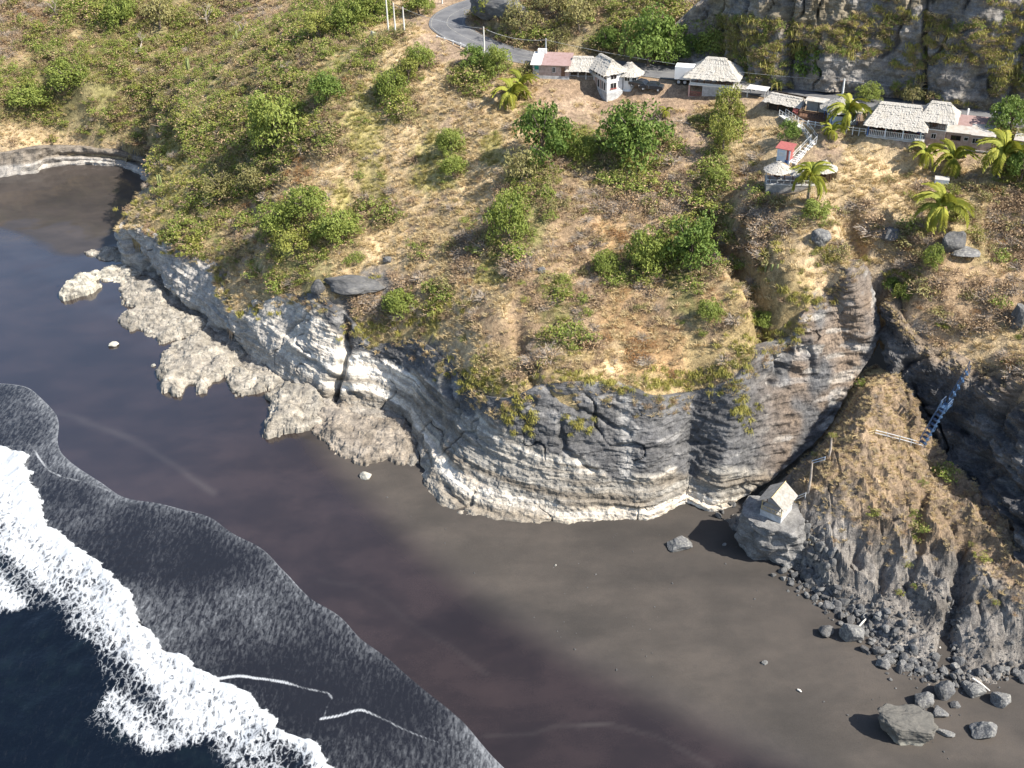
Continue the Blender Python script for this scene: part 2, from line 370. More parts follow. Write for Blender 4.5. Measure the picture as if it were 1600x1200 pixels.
def ground_col(x, y, u, v):
    acc = np.zeros(np.shape(x)+(3,))
    for k in range(3):
        zc = zone(u+rng.normal(0, 9, np.shape(x)), v+rng.normal(0, 8, np.shape(x)), x, y)
        cc = np.zeros(np.shape(x)+(3,))
        for ch, c in GCA.items(): cc[zc == ch] = c
        acc += cc
    acc /= 3
    n = fbm(x, y, 0, .22, 4, 51); acc *= (1+.28*n)[..., None]
    pale = sstep(.25, .8, fbm(x, y, 0, .09, 3, 61)); acc = acc*(1-.35*pale[..., None])+np.array([.46, .36, .25])*.35*pale[..., None]
    return acc
keep = INS | (dE < 1.3)
Uv, Vv = proj(np.stack([XX, YY, ZF], -1))
gcol = ground_col(XX, YY, Uv, Vv)
bare = ((Uv-1015)/95)**2+((Vv-160)/26)**2 < 1; gcol[bare] = gcol[bare]*.4+np.array([.33, .235, .165])*.6
bare = ((Uv-850)/60)**2+((Vv-140)/22)**2 < 1; gcol[bare] = gcol[bare]*.4+np.array([.31, .22, .15])*.6
vr = 1-sstep(4.0, 6.5, ROADD); gcol = gcol*(1-vr[..., None]*.7)+np.array([.36, .265, .175])*.7*vr[..., None]
for pl in ([(490,330),(420,375),(360,425),(330,450)], [(715,180),(690,205)], [(735,200),(720,215)], [(475,225),(455,262),(420,300),(385,335),(355,365)], [(700,300),(655,340),(640,360)]):   # bare tracks and scree
    d = np.full(np.shape(Uv), 1e9)
    for (a, b), (c, e) in zip(pl[:-1], pl[1:]):
        L2 = (c-a)**2+(e-b)**2; t = np.clip(((Uv-a)*(c-a)+(Vv-b)*(e-b))/L2, 0, 1); d = np.minimum(d, np.hypot(Uv-a-t*(c-a), Vv-b-t*(e-b)))
    k = (1-sstep(4, 11, d))[..., None]*.85; gcol = gcol*(1-k)+np.array([.40, .30, .215])*k
FA = grid_faces(*XX.shape); kf = keep.ravel()[FA].all(1); FA = FA[kf]
used = np.unique(FA); rm = np.full(XX.size, -1); rm[used] = np.arange(len(used))
me = mesh_np('hillside', np.stack([XX, YY, ZF], -1).reshape(-1, 3)[used], rm[FA], [MG], True); vcol(me, 'gcol', gcol.reshape(-1, 3)[used])
tag(obj('hillside', me), 'dry brush covered coastal hillside rising from the cliff edge to the road', kind='structure')

def catmull(P, n):                                   # P stations x ...; n samples, evenly by chord
    P = np.asarray(P, float); m = len(P); flatP = P.reshape(m, -1)
    Lc = np.concatenate([[0], np.cumsum(np.linalg.norm(np.diff(P.reshape(m, -1, 3).mean(1), axis=0), axis=1))])
    s = np.linspace(0, Lc[-1], n); i = np.clip(np.searchsorted(Lc, s, 'right')-1, 0, m-2); t = ((s-Lc[i])/(Lc[i+1]-Lc[i]))[:, None]
    p0, p1, p2, p3 = flatP[np.maximum(i-1, 0)], flatP[i], flatP[i+1], flatP[np.minimum(i+2, m-1)]
    m1, m2 = (p2-p0)*.4, (p3-p1)*.4
    r = (2*t**3-3*t**2+1)*p1+(t**3-2*t**2+t)*m1+(-2*t**3+3*t**2)*p2+(t**3-t**2)*m2
    return r.reshape((n,)+P.shape[1:]), s, Lc
def curtain(R, ds, dt, fn, hook=2.2, bias=.5):
    """a rock wall between foot, middle and top lines, pushed in and out along its normal by fn"""
    L = np.linalg.norm(np.diff(R[:, 1], axis=0), axis=1).sum(); ns = int(L/ds)
    G, s, Lc = catmull(R, ns)
    Hm = np.linalg.norm(R[:, 2]-R[:, 1], axis=1).max()+np.linalg.norm(R[:, 1]-R[:, 0], axis=1).max(); nt = max(12, int(Hm/dt))
    t = np.linspace(0, 1, nt)[None, :, None]
    A, B, Cc = G[:, 0][:, None], G[:, 1][:, None], G[:, 2][:, None]
    S = (1-t)*(1-t)*A+2*t*(1-t)*(2*B-.5*(A+Cc))*.55+2*t*(1-t)*.45*(A+Cc)*.5+t*t*Cc
    du = np.gradient(S, axis=0); dv = np.gradient(S, axis=1); N = np.cross(du, dv); N /= np.linalg.norm(N, axis=2, keepdims=True)+1e-9
    k = 9; pad = np.pad(N, ((k, k), (0, 0), (0, 0)), 'edge'); N = sum(pad[i:i+ns] for i in range(2*k+1)); N /= np.linalg.norm(N, axis=2, keepdims=True)
    if (N[..., 1].mean() > 0): N = -N
    T = np.broadcast_to(t[..., 0], S.shape[:2]); SS = np.broadcast_to(s[:, None], S.shape[:2])
    u, v = proj(S)
    d, col = fn(S, T, SS, u, v)
    fade = np.minimum(1, (1-T)*9+.25); d = d+bias
    P = S+N*(d*fade)[..., None]
    ib = -N[:, -1]*np.array([1, 1, 0]); ib /= np.linalg.norm(ib, axis=1, keepdims=True)+1e-9
    hookp = P[:, -1]+ib*hook+np.array([0, 0, -.6])
    P = np.concatenate([P, hookp[:, None]], 1); col = np.concatenate([col, col[:, -1:]], 1)
    return P, col
def strata(S, seed, tilt=.05, per=1.5, amp=.4):
    x, y, z = S[..., 0], S[..., 1], S[..., 2]
    q = z+tilt*x+.55*fbm(x, y, z, .07, 4, seed)
    a = (q/per+.35*noise(x*.06, y*.06, q*.5, seed+3)) % 1.0
    led = np.where(a < .75, a/.75, (1-a)/.25)
    return amp*(led-.5)*np.clip(.55+1.3*noise(x*.15, y*.15, q*.6, seed+5), 0, 2), q
def cracks(S, seed, sc=.22, wid=.07, depth=1.0):
    x, y, z = S[..., 0], S[..., 1], S[..., 2]
    n = noise(x*sc+.3*noise(x*.5, y*.5, z*.5, seed), y*sc, z*sc*.3, seed+1)
    return -depth*np.exp(-(n/wid)**2)*sstep(.0, .5, noise(x*.1, y*.1, z*.2, seed+2)+.35)
PALE_L = [(180,300),(330,395),(350,440),(450,455),(500,470),(545,545),(592,561),(640,578),(691,598),(714,638),(782,655),(855,697),(918,722),(950,742),(1090,733),(1130,725),(1200,745),(1240,790),(1400,900)]
CREV = [([(541,495),(541,560),(515,640)], 7, 2.6), ([(711,560),(703,600),(712,645)], 6, 1.5), ([(655,735),(640,690),(632,668)], 8, 2.0), ([(824,560),(838,590),(860,612),(900,640)], 5, 1.2), ([(875,660),(880,700),(930,735)], 5, .9), ([(520,600),(518,645)], 9, 2.6), ([(204,376),(235,425),(283,476),(320,500)], 6, 2.2), ([(345,525),(372,556)], 13, 2.4), ([(480,560),(560,620)], 4, .8), ([(1225,560),(1232,545),(1200,600)], 6, 1.2), ([(910,640),(985,675)], 4, .8), ([(700,760),(730,800)], 5, .7), ([(1000,700),(1110,690)], 4, .5)]
def pix_dist(u, v, pl):
    d = np.full(np.shape(u), 1e9)
    for (a, b), (c, e) in zip(pl[:-1], pl[1:]):
        L2 = (c-a)**2+(e-b)**2; t = np.clip(((u-a)*(c-a)+(v-b)*(e-b))/L2, 0, 1); d = np.minimum(d, np.hypot(u-a-t*(c-a), v-b-t*(e-b)))
    return d
def fn_c1(S, T, SS, u, v):
    x, y, z = S[..., 0], S[..., 1], S[..., 2]
    pl = np.interp(u, [p[0] for p in PALE_L], [p[1] for p in PALE_L])
    wob = 14*fbm(x, y, z, .25, 4, 71)
    pale = sstep(-7, 9, v-pl+wob)
    st, q = strata(S, 11, .05, 1.9, .42)
    st2, _ = strata(S, 17, .05, .6, .13)
    d = .62*fbm(x, y, z, .11, 3, 1)+(.24+.16*pale)*fbm(x, y, z, .42, 4, 2)+(st*(.22+.75*pale)+st2*.6*pale)+cracks(S, 5, .13, .035, .7)+.10*fbm(x, y, z, 2.2, 3, 6)
    d += .22*fbm(x*.5, y*.5, z*1.6, 1.0, 3, 77)*(1-pale)
    d += -.7*(1-pale)*sstep(0, 12, pl-v)*0+.35*pale*np.exp(-((v-pl)/10)**2)
    for p_, wd, dp in CREV: d -= dp*np.exp(-(pix_dist(u+6*noise(x*.8, y*.8, z*.8, 15), v, p_)/wd)**2)
    grey = np.array([.118, .118, .121]); white = np.array([.72, .685, .62]); beige = np.array([.46, .405, .335]); brown = np.array([.34, .245, .165]); dk = np.array([.115, .112, .112])
    n1 = fbm(x, y, z, .35, 4, 81); n2 = fbm(x*.08, y*.08, q*1.2, 1.0, 4, 91)
    c = np.broadcast_to(grey, S.shape)*(1+.22*n1)[..., None]
    right = sstep(1150, 1260, u)
    bl = np.clip(.55+1.1*n2, 0, 1)[..., None]
    pc = white*bl+beige*(1-bl)
    wl = sstep(-.2, .45, noise(x*.035, y*.035, q*.85, 95)+.35*noise(x*.09, y*.09, q*2.4, 96))[..., None]
    lft = sstep(560, 430, u)[..., None]; pc = pc*(1-.85*lft)+np.array([.385, .365, .335])*.85*lft; pc = pc*(.42+.68*wl+(.42-.5*wl)*lft)
    low = sstep(2.6, .4, z+.7*n1)[..., None]*(u < 1050)[..., None]; pc = pc*(1-low*.45)+np.array([.33, .285, .225])*low*.45
    c = c*(1-pale[..., None])+pc*pale[..., None]
    rr = right*sstep(-.1, .45, fbm(x, y, z*.4, .16, 3, 101)); c = c*(1-.55*rr[..., None])+brown*.95*.55*rr[..., None]
    ws = right*sstep(.42, .6, noise(x*.25, y*.25, q*1.1, 111)+.25*n1); c = c*(1-.42*ws[..., None])+np.array([.56, .54, .50])*.42*ws[..., None]
    ws = (1-pale)*sstep(.45, .62, noise(x*.12, y*.12, q*.9, 117)+.3*n1); c = c*(1-.4*ws[..., None])+np.array([.40, .39, .38])*.4*ws[..., None]
    smooth_l = (u < 345)*sstep(10, 30, v-360)*sstep(.3, .5, T); c = c*(1-.75*smooth_l[..., None])+np.array([.36, .345, .325])*.75*smooth_l[..., None]
    stn = np.exp(-((u-978-6*n1)/9)**2)*sstep(600, 640, v)*(1-pale); c = c*(1-.55*stn[..., None])+np.array([.46, .45, .43])*.55*stn[..., None]
    dkp = right*sstep(.3, .6, T)*sstep(1240, 1290, u)*sstep(480, 440, v); c = c*(1-.5*dkp[..., None])+dk*.5*dkp[..., None]
    d -= .6*smooth_l*0
    return d, c
def fn_c2(S, T, SS, u, v):
    x, y, z = S[..., 0], S[..., 1], S[..., 2]
    st, q = strata(S, 23, -.12, 2.1, .8)
    d = -1.0*(1-sstep(.55, .85, T))+1.5*fbm(x, y, z, .14, 3, 21)+1.0*fbm(x, y, z, .42, 5, 22, .55)+1.3*st-1.6*np.maximum(0, 1-np.abs(noise(x*.16, y*.16, z*.10+x*.05, 24))*4)+cracks(S, 25, .16, .05, 1.6)+.14*fbm(x, y, z, 2.0, 3, 26)
    n1 = fbm(x, y, z, .35, 4, 82)
    c = np.broadcast_to(np.array([.088, .087, .090]), S.shape)*(1+.25*n1)[..., None]
    ws = sstep(.3, .55, noise(x*.2, y*.2, q*.9, 112)); c = c*(1-.35*ws[..., None])+np.array([.27, .26, .25])*.35*ws[..., None]
    tp = sstep(.72, .95, T+.12*n1); c = c*(1-.5*tp[..., None])+np.array([.30, .22, .14])*.5*tp[..., None]
    sh_ = (1-sstep(8, 30, pix_dist(u, v, [(1441,694),(1514,577)]))); d = d-1.0*sh_*(1-sstep(.6, .85, T))
    return d, c
def fn_c3(S, T, SS, u, v):
    x, y, z = S[..., 0], S[..., 1], S[..., 2]
    col_ = np.maximum(0, 1-np.abs(noise(SS*.13, z*.02, 3, 28))*4)
    d = 1.3*fbm(x, y, z*.4, .16, 3, 31)+.6*fbm(x, y, z, .5, 4, 32)-1.9*col_+cracks(S, 35, .25, .07, 1.2)+.12*fbm(x, y, z, 2.0, 3, 36)
    led = np.abs(((z+.4*noise(x*.2, y*.2, z*.3, 9)) % 3.1)-1.5)*.3; d += led
    n1 = fbm(x, y, z, .3, 4, 83); n2 = fbm(x, y, z*.35, .22, 3, 84)
    c = np.broadcast_to(np.array([.225, .213, .200]), S.shape)*(1+.3*n1)[..., None]
    tn = sstep(.05, .6, n2)*sstep(1500, 1250, u); c = c*(1-.6*tn[..., None])+np.array([.36, .31, .25])*.6*tn[..., None]
    g = sstep(.2, .6, fbm(x, y, z, .2, 3, 86)); c = c*(1-.5*g[..., None])+np.array([.24, .19, .10])*.5*g[..., None]
    return d, c
def fn_c4(S, T, SS, u, v):
    x, y, z = S[..., 0], S[..., 1], S[..., 2]
    st, q = strata(S, 43, .02, 2.0, .7)
    ov = np.exp(-((T-.52)/.10)**2)
    d = 1.6*np.exp(-((u-66)/28)**2)+.5*fbm(x, y, z, .15, 3, 41)+.5*fbm(x, y, z, .5, 4, 42)+st-1.6*ov*sstep(-.5, .3, noise(x*.06, y*.06, 0, 44)+.4)
    n1 = fbm(x, y, z, .35, 4, 85)
    low = sstep(.50, .40, T+.06*n1)[..., None]
    c = np.array([.205, .180, .152])*(1-low)+np.array([.36, .34, .315])*low
    c = c*(1+.22*n1)[..., None]
    return d, c
def add_wall(name, R, ds, dt, fn, label, m=MR):
    P, c = curtain(R, ds, dt, fn)
    me = mesh_np(name, P.reshape(-1, 3), grid_faces(*P.shape[:2]), [m], False); vcol(me, 'gcol', c.reshape(-1, 3))
    return tag(obj(name, me), label, kind='structure'), P
_, PC1 = add_wall('sea_cliff', RC1, .2, .14, fn_c1, 'layered pale and grey sea cliff of the headland above the black sand')
_, PC2 = add_wall('ravine_cliff', RC2, .25, .2, fn_c2, 'dark shaded rock wall of the ravine beside the blue stairs', MRD)
_, PC3 = add_wall('road_cutting', RC3, .28, .2, fn_c3, 'rock cutting with hanging plants behind the road and the thatched houses')
_, PC4 = add_wall('bay_cliff', RC4, .4, .3, fn_c4, 'low undercut cliff round the far black sand bay')

# the debris mound below the ravine
MP = [(1150,860,-.5),(1230,892,-.5),(1290,955,-.5),(1345,1005,-.3),(1400,1042,-.3),(1445,1072,-.3),(1530,1088,-.3),(1600,1062,-.2),(1680,1080,-.2),
(1262,835,4.2),(1268,780,7.8),(1290,720,11),(1325,660,13.6),(1350,612,16),(1300,870,4),(1310,800,8),(1350,740,11.5),(1380,680,14),(1400,650,14.8),(1440,698,11.5),
(1370,900,3.5),(1390,820,8),(1420,760,10.5),(1480,760,9.5),(1500,800,8.8),(1440,850,6.5),(1440,940,3),(1400,980,1.5),(1520,900,5.5),(1540,850,7.5),(1500,980,2.5),(1580,930,6),(1600,980,4),(1590,1030,1.2),(1610,890,7.5),(1660,960,6.5),(1700,1000,5),(1720,1060,1.5),
(1135,815,-.5),(1165,795,0),(1200,765,1.5),(1240,735,4.2),(1285,690,7.5),(1320,640,11),(1345,592,14.2),(1370,575,14.5),(1225,845,2.5),(1235,800,5.5)]
MW = np.array([px(*p) for p in MP])
mx = np.arange(26, 74, .24); my = np.arange(86, 152, .24); MX, MY = np.meshgrid(mx, my)
MZ = tps(MW[:, :2], MW[:, 2], MX, MY)
Um, Vm = proj(np.stack([MX, MY, MZ], -1))
rid = 1-np.abs(noise(MX*.34+.15*MY+.4*noise(MX*.3, MY*.3, 0, 3), MY*.07, 0, 131))*2.2
MZ = MZ+(1.05*np.maximum(rid, -.6)-.3)*sstep(640, 780, Vm)*sstep(.3, 3, MZ)+.55*fbm(MX, MY, 0, .35, 4, 133)+.22*fbm(MX, MY, 0, 1.3, 3, 134)-.5*np.maximum(0, 1-np.abs(noise(MX*.5, MY*.22, 0, 136))*5)*sstep(1, 4, MZ)
for pts, wd, dp in (([(1505,850),(1502,900),(1490,960),(1478,1020),(1490,1060)], 13, 3.0), ([(1442,770),(1440,830),(1420,900)], 9, 1.6), ([(1340,830),(1335,880)], 8, 1.3), ([(1385,860),(1375,920)], 8, 1.2), ([(1295,700),(1340,700)], 8, .6)):
    MZ -= dp*np.exp(-(pix_dist(Um+5*noise(MX, MY, 0, 7), Vm, pts)/wd)**2)
foot = [(1140,870),(1180,900),(1230,905),(1290,965),(1345,1015),(1400,1052),(1445,1085),(1530,1100),(1600,1075),(1700,1100),(1800,1100)]
back = [p[:2] for p in RC2[::-1, 0]+(RC2[::-1, 2]-RC2[::-1, 0])*.15]+[p[:2] for p in RC1[25:18:-1, 0]+(RC1[25:18:-1, 2]-RC1[25:18:-1, 0])*.2]
MPOLY = [tuple(px(u, v, -.5)[:2]) for u, v in foot]+[tuple(b) for b in back]
mk = in_poly(MX, MY, MPOLY)
Um, Vm = proj(np.stack([MX, MY, MZ], -1))
n1 = fbm(MX, MY, 0, .3, 4, 141); n2 = fbm(MX, MY, 0, .12, 3, 143)
mc = np.broadcast_to(np.array([.285, .215, .150]), MX.shape+(3,))*(1+.3*n1)[..., None]
lowr = sstep(9.0, 4.5, MZ+3.0*n2+1.6*n1)[..., None]; dk_ = sstep(-.1, .5, fbm(MX, MY, 0, .55, 4, 145))[..., None]; mc = mc*(1-.35*dk_)+np.array([.15, .13, .11])*.35*dk_; mc = mc*(1-.9*lowr)+np.array([.205, .198, .192])*(1+.35*n1)[..., None]*.9*lowr
ore = (sstep(.0, .5, n2)*(MZ > 12))[..., None]; mc = mc*(1-.5*ore)+np.array([.40, .275, .15])*.5*ore
FA = grid_faces(*MX.shape); FA = FA[mk.ravel()[FA].all(1)]
used = np.unique(FA); rm = np.full(MX.size, -1); rm[used] = np.arange(len(used))
me = mesh_np('debris_mound', np.stack([MX, MY, MZ], -1).reshape(-1, 3)[used], rm[FA], [MG], False); vcol(me, 'gcol', mc.reshape(-1, 3)[used])
tag(obj('debris_mound', me), 'gullied mound of fallen earth and rock at the mouth of the ravine', kind='structure')
def mound_z(x, y):
    x = np.asarray(x, float); y = np.asarray(y, float)
    i = np.clip(np.round((x-mx[0])/.24).astype(int), 0, len(mx)-1); j = np.clip(np.round((y-my[0])/.24).astype(int), 0, len(my)-1)
    return MZ[j, i]
def on_mound(u, v, z0=6.0):
    z = z0
    for _ in range(25):
        p = px(u, v, z); z = .5*z+.5*float(mound_z(p[0], p[1]))
    return px(u, v, z)
def on_hill(u, v):
    """the first place the view through (u, v) meets the hillside"""
    zs = np.linspace(75, 2, 1500); d = Fw + Rr*(u-800)/FPX + Uu*(600-v)/FPX
    t = (zs-CAMH)/d[2]; x, y = d[0]*t, d[1]*t
    ok = (x > GX0) & (x < GX1) & (y > GY0) & (y < GY1) & in_poly(x, y, POLY)
    g = np.where(ok, ground_z(x, y), -99); hit = np.nonzero(g >= zs)[0]
    if len(hit) == 0: return px(u, v, 20.0)
    i = hit[0]; return np.array([x[i], y[i], g[i]])

# ------------------------------------------------------------------ road
def ribbon(name, pts, wl, wr, dz, m, label=None, step=.8):
    G, s, _ = catmull(np.array(pts)[:, None], int(sum(np.linalg.norm(np.diff(np.array(pts), axis=0), axis=1))/step))
    G = G[:, 0]; tg = np.gradient(G[:, :2], axis=0); tg /= np.linalg.norm(tg, axis=1, keepdims=True); nn = np.stack([-tg[:, 1], tg[:, 0]], 1)
    offs = np.linspace(wl, wr, 7); P = np.stack([np.concatenate([G[:, :2]+nn*o, G[:, 2:3]+dz], 1) for o in offs], 1)
    return mesh_np(name, P.reshape(-1, 3), grid_faces(*P.shape[:2]), [m], True), G, nn
def mat_asphalt():
    t = NT('road_asphalt'); p = t.pos(); n1 = t.noise(p, .35, 5); n2 = t.noise(p, 3, 4)
    c = t.mix(t.rng(n1, .35, .65), (.095, .097, .105), (.150, .150, .155)); c = t.mix(t.math('MULTIPLY', t.rng(n2, .4, .7), .4), c, (.17, .165, .16))
    t.base(c); t.rough(.85, .3); t.bump(n2, .3, .05); return t.m
MASPH = mat_asphalt()
me, RG, RN = ribbon('road', ROADW, -3.6, 3.6, .10, MASPH)
tag(obj('road', me), 'grey asphalt road bending round the hill behind the houses', kind='structure')
MLINE = mat_simple('road_paint', (.27, .26, .23), .8, .3, .25, 2.0)
for off, nm in ((-3.15, 'edge_line'), (3.15, 'edge_line'), (0, 'centre_line')):
    k = np.arange(len(RG)); P = np.stack([np.concatenate([RG[:, :2]+RN*(off-.045), RG[:, 2:]+.106], 1), np.concatenate([RG[:, :2]+RN*(off+.045), RG[:, 2:]+.106], 1)], 1)
    me = mesh_np(nm, P.reshape(-1, 3), grid_faces(*P.shape[:2]), [MLINE]); o = obj(nm, me, bpy.data.objects['road'])
# ------------------------------------------------------------------ beach and sea
def mat_sand():
    t = NT('black_sand'); p = t.pos(); wet = t.attr('wet'); drk = t.attr('tone')
    n1 = t.noise(t.pos(sv=(.10, .16, .1)), 1.0, 6, .6); n2 = t.noise(p, .6, 5, .6); n3 = t.noise(p, 9, 3)
    dry = t.mix(t.rng(n1, .35, .65), (.034, .0285, .0238), (.054, .0448, .037)); dry = t.mix(t.math('MULTIPLY', t.rng(n2, .4, .7), .4), dry, (.040, .0345, .0295))
    wc = t.mix(t.rng(n1, .35, .68), (.0205, .0145, .0135), (.032, .0222, .0205))
    c = t.mix(wet, dry, wc); c = t.mix(1.0, c, t.mix(t.rng(n3, .3, .7), (.86, .86, .86), (1.12, 1.12, 1.12)), 'MULTIPLY')
    c = t.mix(t.attr('drift'), c, (.10, .088, .08)); c = t.mix(1.0, c, t.mix(drk, (.82, .82, .83), (1.2, 1.19, 1.18)), 'MULTIPLY')
    t.l(t.math('MULTIPLY', wet, t.attr('film')), t.b.inputs['Coat Weight']); t.b.inputs['Coat Roughness'].default_value = .06; t.b.inputs['Coat IOR'].default_value = 1.6; t.base(c); t.rough(t.rng(wet, 0, 1, .9, .22, False), .6)
    h = t.math('MULTIPLY', t.math('ADD', n2, t.math('MULTIPLY', n3, .25)), t.rng(wet, 0, 1, .5, .06, False)); t.bump(h, .6, .12); return t.m
bxs = np.arange(-170, 100, .5); bys = np.arange(62, 282, .5); BX, BY = np.meshgrid(bxs, bys)
BZ = beach_z(BX, BY)+.05*fbm(BX, BY, 0, .12, 3, 151)*sstep(14, 28, shore(BX, BY)[1])
ub, vb = proj(np.stack([BX, BY, BZ], -1))
DRYL = [(-400,330),(0,345),(60,372),(120,385),(200,372),(235,320),(300,300),(420,560),(480,680),(545,755),(600,810),(660,865),(760,945),(900,1035),(1000,1085),(1100,1135),(1250,1205),(1400,1290),(1700,1420)]
dl_ = np.interp(ub, [p[0] for p in DRYL], [p[1] for p in DRYL])
sw = 10*fbm(BX, BY, 0, .06, 3, 153)
wet = np.where(ub < 240, sstep(-8, 14, vb-dl_+sw), sstep(-62, 50, vb-dl_+.35*sw))
tone = .5+.5*np.clip(1.2*fbm(BX*.45+.1*BY, BY, 0, .10, 5, 157, .55), -1, 1); wet = np.maximum(wet, .40*((ub < 260) & (vb < 400)))
drift = np.zeros_like(BX)
for pl, w_, g in (([(90,645),(150,665),(215,690),(270,725),(335,772)], 5, .22), ([(500,905),(560,918),(620,955),(700,1010),(760,1055)], 4, .10), ([(760,1150),(830,1146),(880,1135),(950,1135),(1020,1150),(1070,1170),(1110,1195)], 3.4, .17), ([(905,1136),(930,1134),(960,1136)], 2.8, .35), ([(300,690),(420,660),(520,640)], 4, .0)):
    drift = np.maximum(drift, g*np.exp(-(pix_dist(ub+3*fbm(BX, BY, 0, .2, 2, 8), vb+3*fbm(BX, BY, 0, .2, 2, 9), pl)/w_)**2)*np.clip(.8+.4*fbm(BX, BY, 0, .2, 3, 7), 0, 1.2))
me = mesh_np('beach', np.stack([BX, BY, BZ], -1).reshape(-1, 3), grid_faces(*BX.shape), [mat_sand()], True); vflt(me, 'wet', wet); vflt(me, 'tone', tone); vflt(me, 'drift', drift); vflt(me, 'film', sstep(1000, 150, ub+.3*(vb-400)+60*fbm(BX, BY, 0, .05, 3, 159))*sstep(0, .6, wet))
tag(obj('beach', me), 'broad black sand beach, wet and dark towards the sea', kind='structure')
me = mesh_py('seabed', [(-900,-700,-9),(900,-700,-9),(900,900,-9),(-900,900,-9)], [(0,1,2,3)], [bpy.data.materials['black_sand']]); tag(obj('seabed', me), kind='structure')

EDGE = [(-300,560),(-120,585),(0,597),(40,604),(72,625),(93,655),(90,680),(88,700),(110,722),(160,755),(200,780),(262,790),(322,806),(362,836),(415,862),(450,900),(476,926),(530,960),(570,1000),(598,1023),(640,1060),(700,1110),(742,1152),(776,1190),(830,1250),(950,1330),(1200,1460),(1600,1700)]
FRONT = [(-300,690),(-100,700),(0,706),(35,714),(55,740),(70,790),(78,825),(110,850),(165,890),(205,925),(218,965),(252,1000),(310,1050),(338,1066),(378,1084),(420,1118),(468,1150),(512,1200),(600,1280),(800,1420),(1100,1600)]
BACK = [(-300,930),(-100,950),(0,962),(40,952),(78,958),(110,985),(150,1010),(165,1050),(180,1075),(160,1110),(190,1150),(250,1170),(330,1160),(350,1200),(420,1290),(600,1450),(900,1650)]
def sh_line(L, up=.05):
    w_ = np.array([shore(*pxs(u, v, up)[:2]) for u, v in L]); return w_[:, 0], w_[:, 1]
ea, ed = sh_line(EDGE); fa, fd = sh_line(FRONT); ba, bd = sh_line(BACK)
def mono(a, d):
    o = np.maximum.accumulate(a+np.arange(len(a))*1e-3); return o, d
ea, ed = mono(ea, ed); fa, fd = mono(fa, fd); ba, bd = mono(ba, bd)
sa = np.arange(-60, 150, .26)
tt = np.concatenate([np.linspace(0, 1.2, 9), np.arange(1.45, 75, .22), np.linspace(76, 480, 60)])
er = np.interp(sa, ea, ed)+.45*noise(sa*.2, 0, 0, 5)+.08*noise(sa*.8, 0, 0, 6); er = np.convolve(np.pad(er, 11, 'edge'), np.ones(23)/23, 'valid')
SA, TT = np.meshgrid(sa, tt, indexing='ij'); SD = er[:, None]-TT
X = SH0[0]+SHT[0]*SA+SHN[0]*SD; Y = SH0[1]+SHT[1]*SA+SHN[1]*SD
fr = np.interp(sa, fa, fd)+.8*noise(sa*.22, 1, 0, 7)+.40*noise(sa*.7, 2, 0, 8)+.16*noise(sa*1.7, 2, 0, 9)
bk = np.interp(sa, ba, bd)+1.6*noise(sa*.2, 3, 0, 10)
pf = fr[:, None]-SD                                       # metres behind the breaking front
lev = np.maximum(beach_z(X, Y)+.02+.045*sstep(0, 1.0, TT), -1.55)
roll = sstep(-.1, .9, pf)*np.exp(-np.maximum(pf-.9, 0)/5.0)
Z = lev+1.15*roll*(1+.3*noise(SA*.5, SD*.5, 0, 12))+.03*np.abs(fbm(X, Y, 0, .9, 3, 13))*sstep(3, 9, TT)+.22*roll*fbm(X, Y, 0, .5, 3, 14)+.16*fbm(X*.6, Y*.6, 0, .25, 3, 15)*sstep(0, 8, pf)
wid = np.maximum(fr-bk, 3)[:, None]
rel = pf/wid
brk = sstep(-.45, .35, pf+.25*fbm(X, Y, 0, 1.2, 3, 19))*np.clip(.84-.30*sstep(.03, .32, rel)-.10*sstep(.35, .95, rel)-.45*sstep(.9, 1.35, rel), 0, 1.1)
streak = .30*fbm(SA*.25, SD*.9, 0, .35, 3, 17)
brk = np.clip(brk+.8*streak*sstep(.1, .4, rel)*sstep(1.25, .9, rel), 0, 1.15)
insw = (pf < 0)
swl = np.where(insw, .10+.20*fbm(X, Y, 0, .08, 3, 18)+.26*np.exp(-TT/7.0)+.16*np.exp(-TT/1.5), 0)
swl = swl+.16*np.exp(-np.maximum(-pf, 0)/3.0)*insw
rim = np.exp(-(TT/.28)**2)
u_, v_ = proj(np.stack([X, Y, Z], -1))
lines = np.zeros_like(X)
def smooth_pl(pl, n=24):
    P_ = np.array([[u, v, 0.0] for u, v in pl])[:, None]
    return [tuple(q[0, :2]) for q in catmull(P_, n)[0]]
for pl, w_, g in (([(48,694),(60,715),(76,735),(95,745)], 1.5, .75), ([(95,745),(140,757),(200,780)], 1.3, .5), ([(216,798),(208,825),(185,850)], 1.4, .45), ([(330,1062),(380,1056),(440,1063),(480,1074),(512,1085),(518,1092)], 1.7, .85), ([(518,1092),(510,1105),(506,1120)], 1.2, .4), ([(500,1123),(540,1115),(565,1110),(600,1125),(650,1146),(684,1158)], 1.8, .85), ([(690,1165),(700,1180),(715,1195)], 3, .45), ([(0,699),(30,696),(50,697)], 1.5, .5)):
    lines = np.maximum(lines, g*np.clip(.85+.5*fbm(X, Y, 0, .2, 3, 25), .35, 1.1)*np.exp(-(pix_dist(u_+2.5*fbm(X, Y, 0, .22, 2, 3), v_+2.5*fbm(X, Y, 0, .22, 2, 4), smooth_pl(pl))/max(w_*1.3, 2.5))**2))
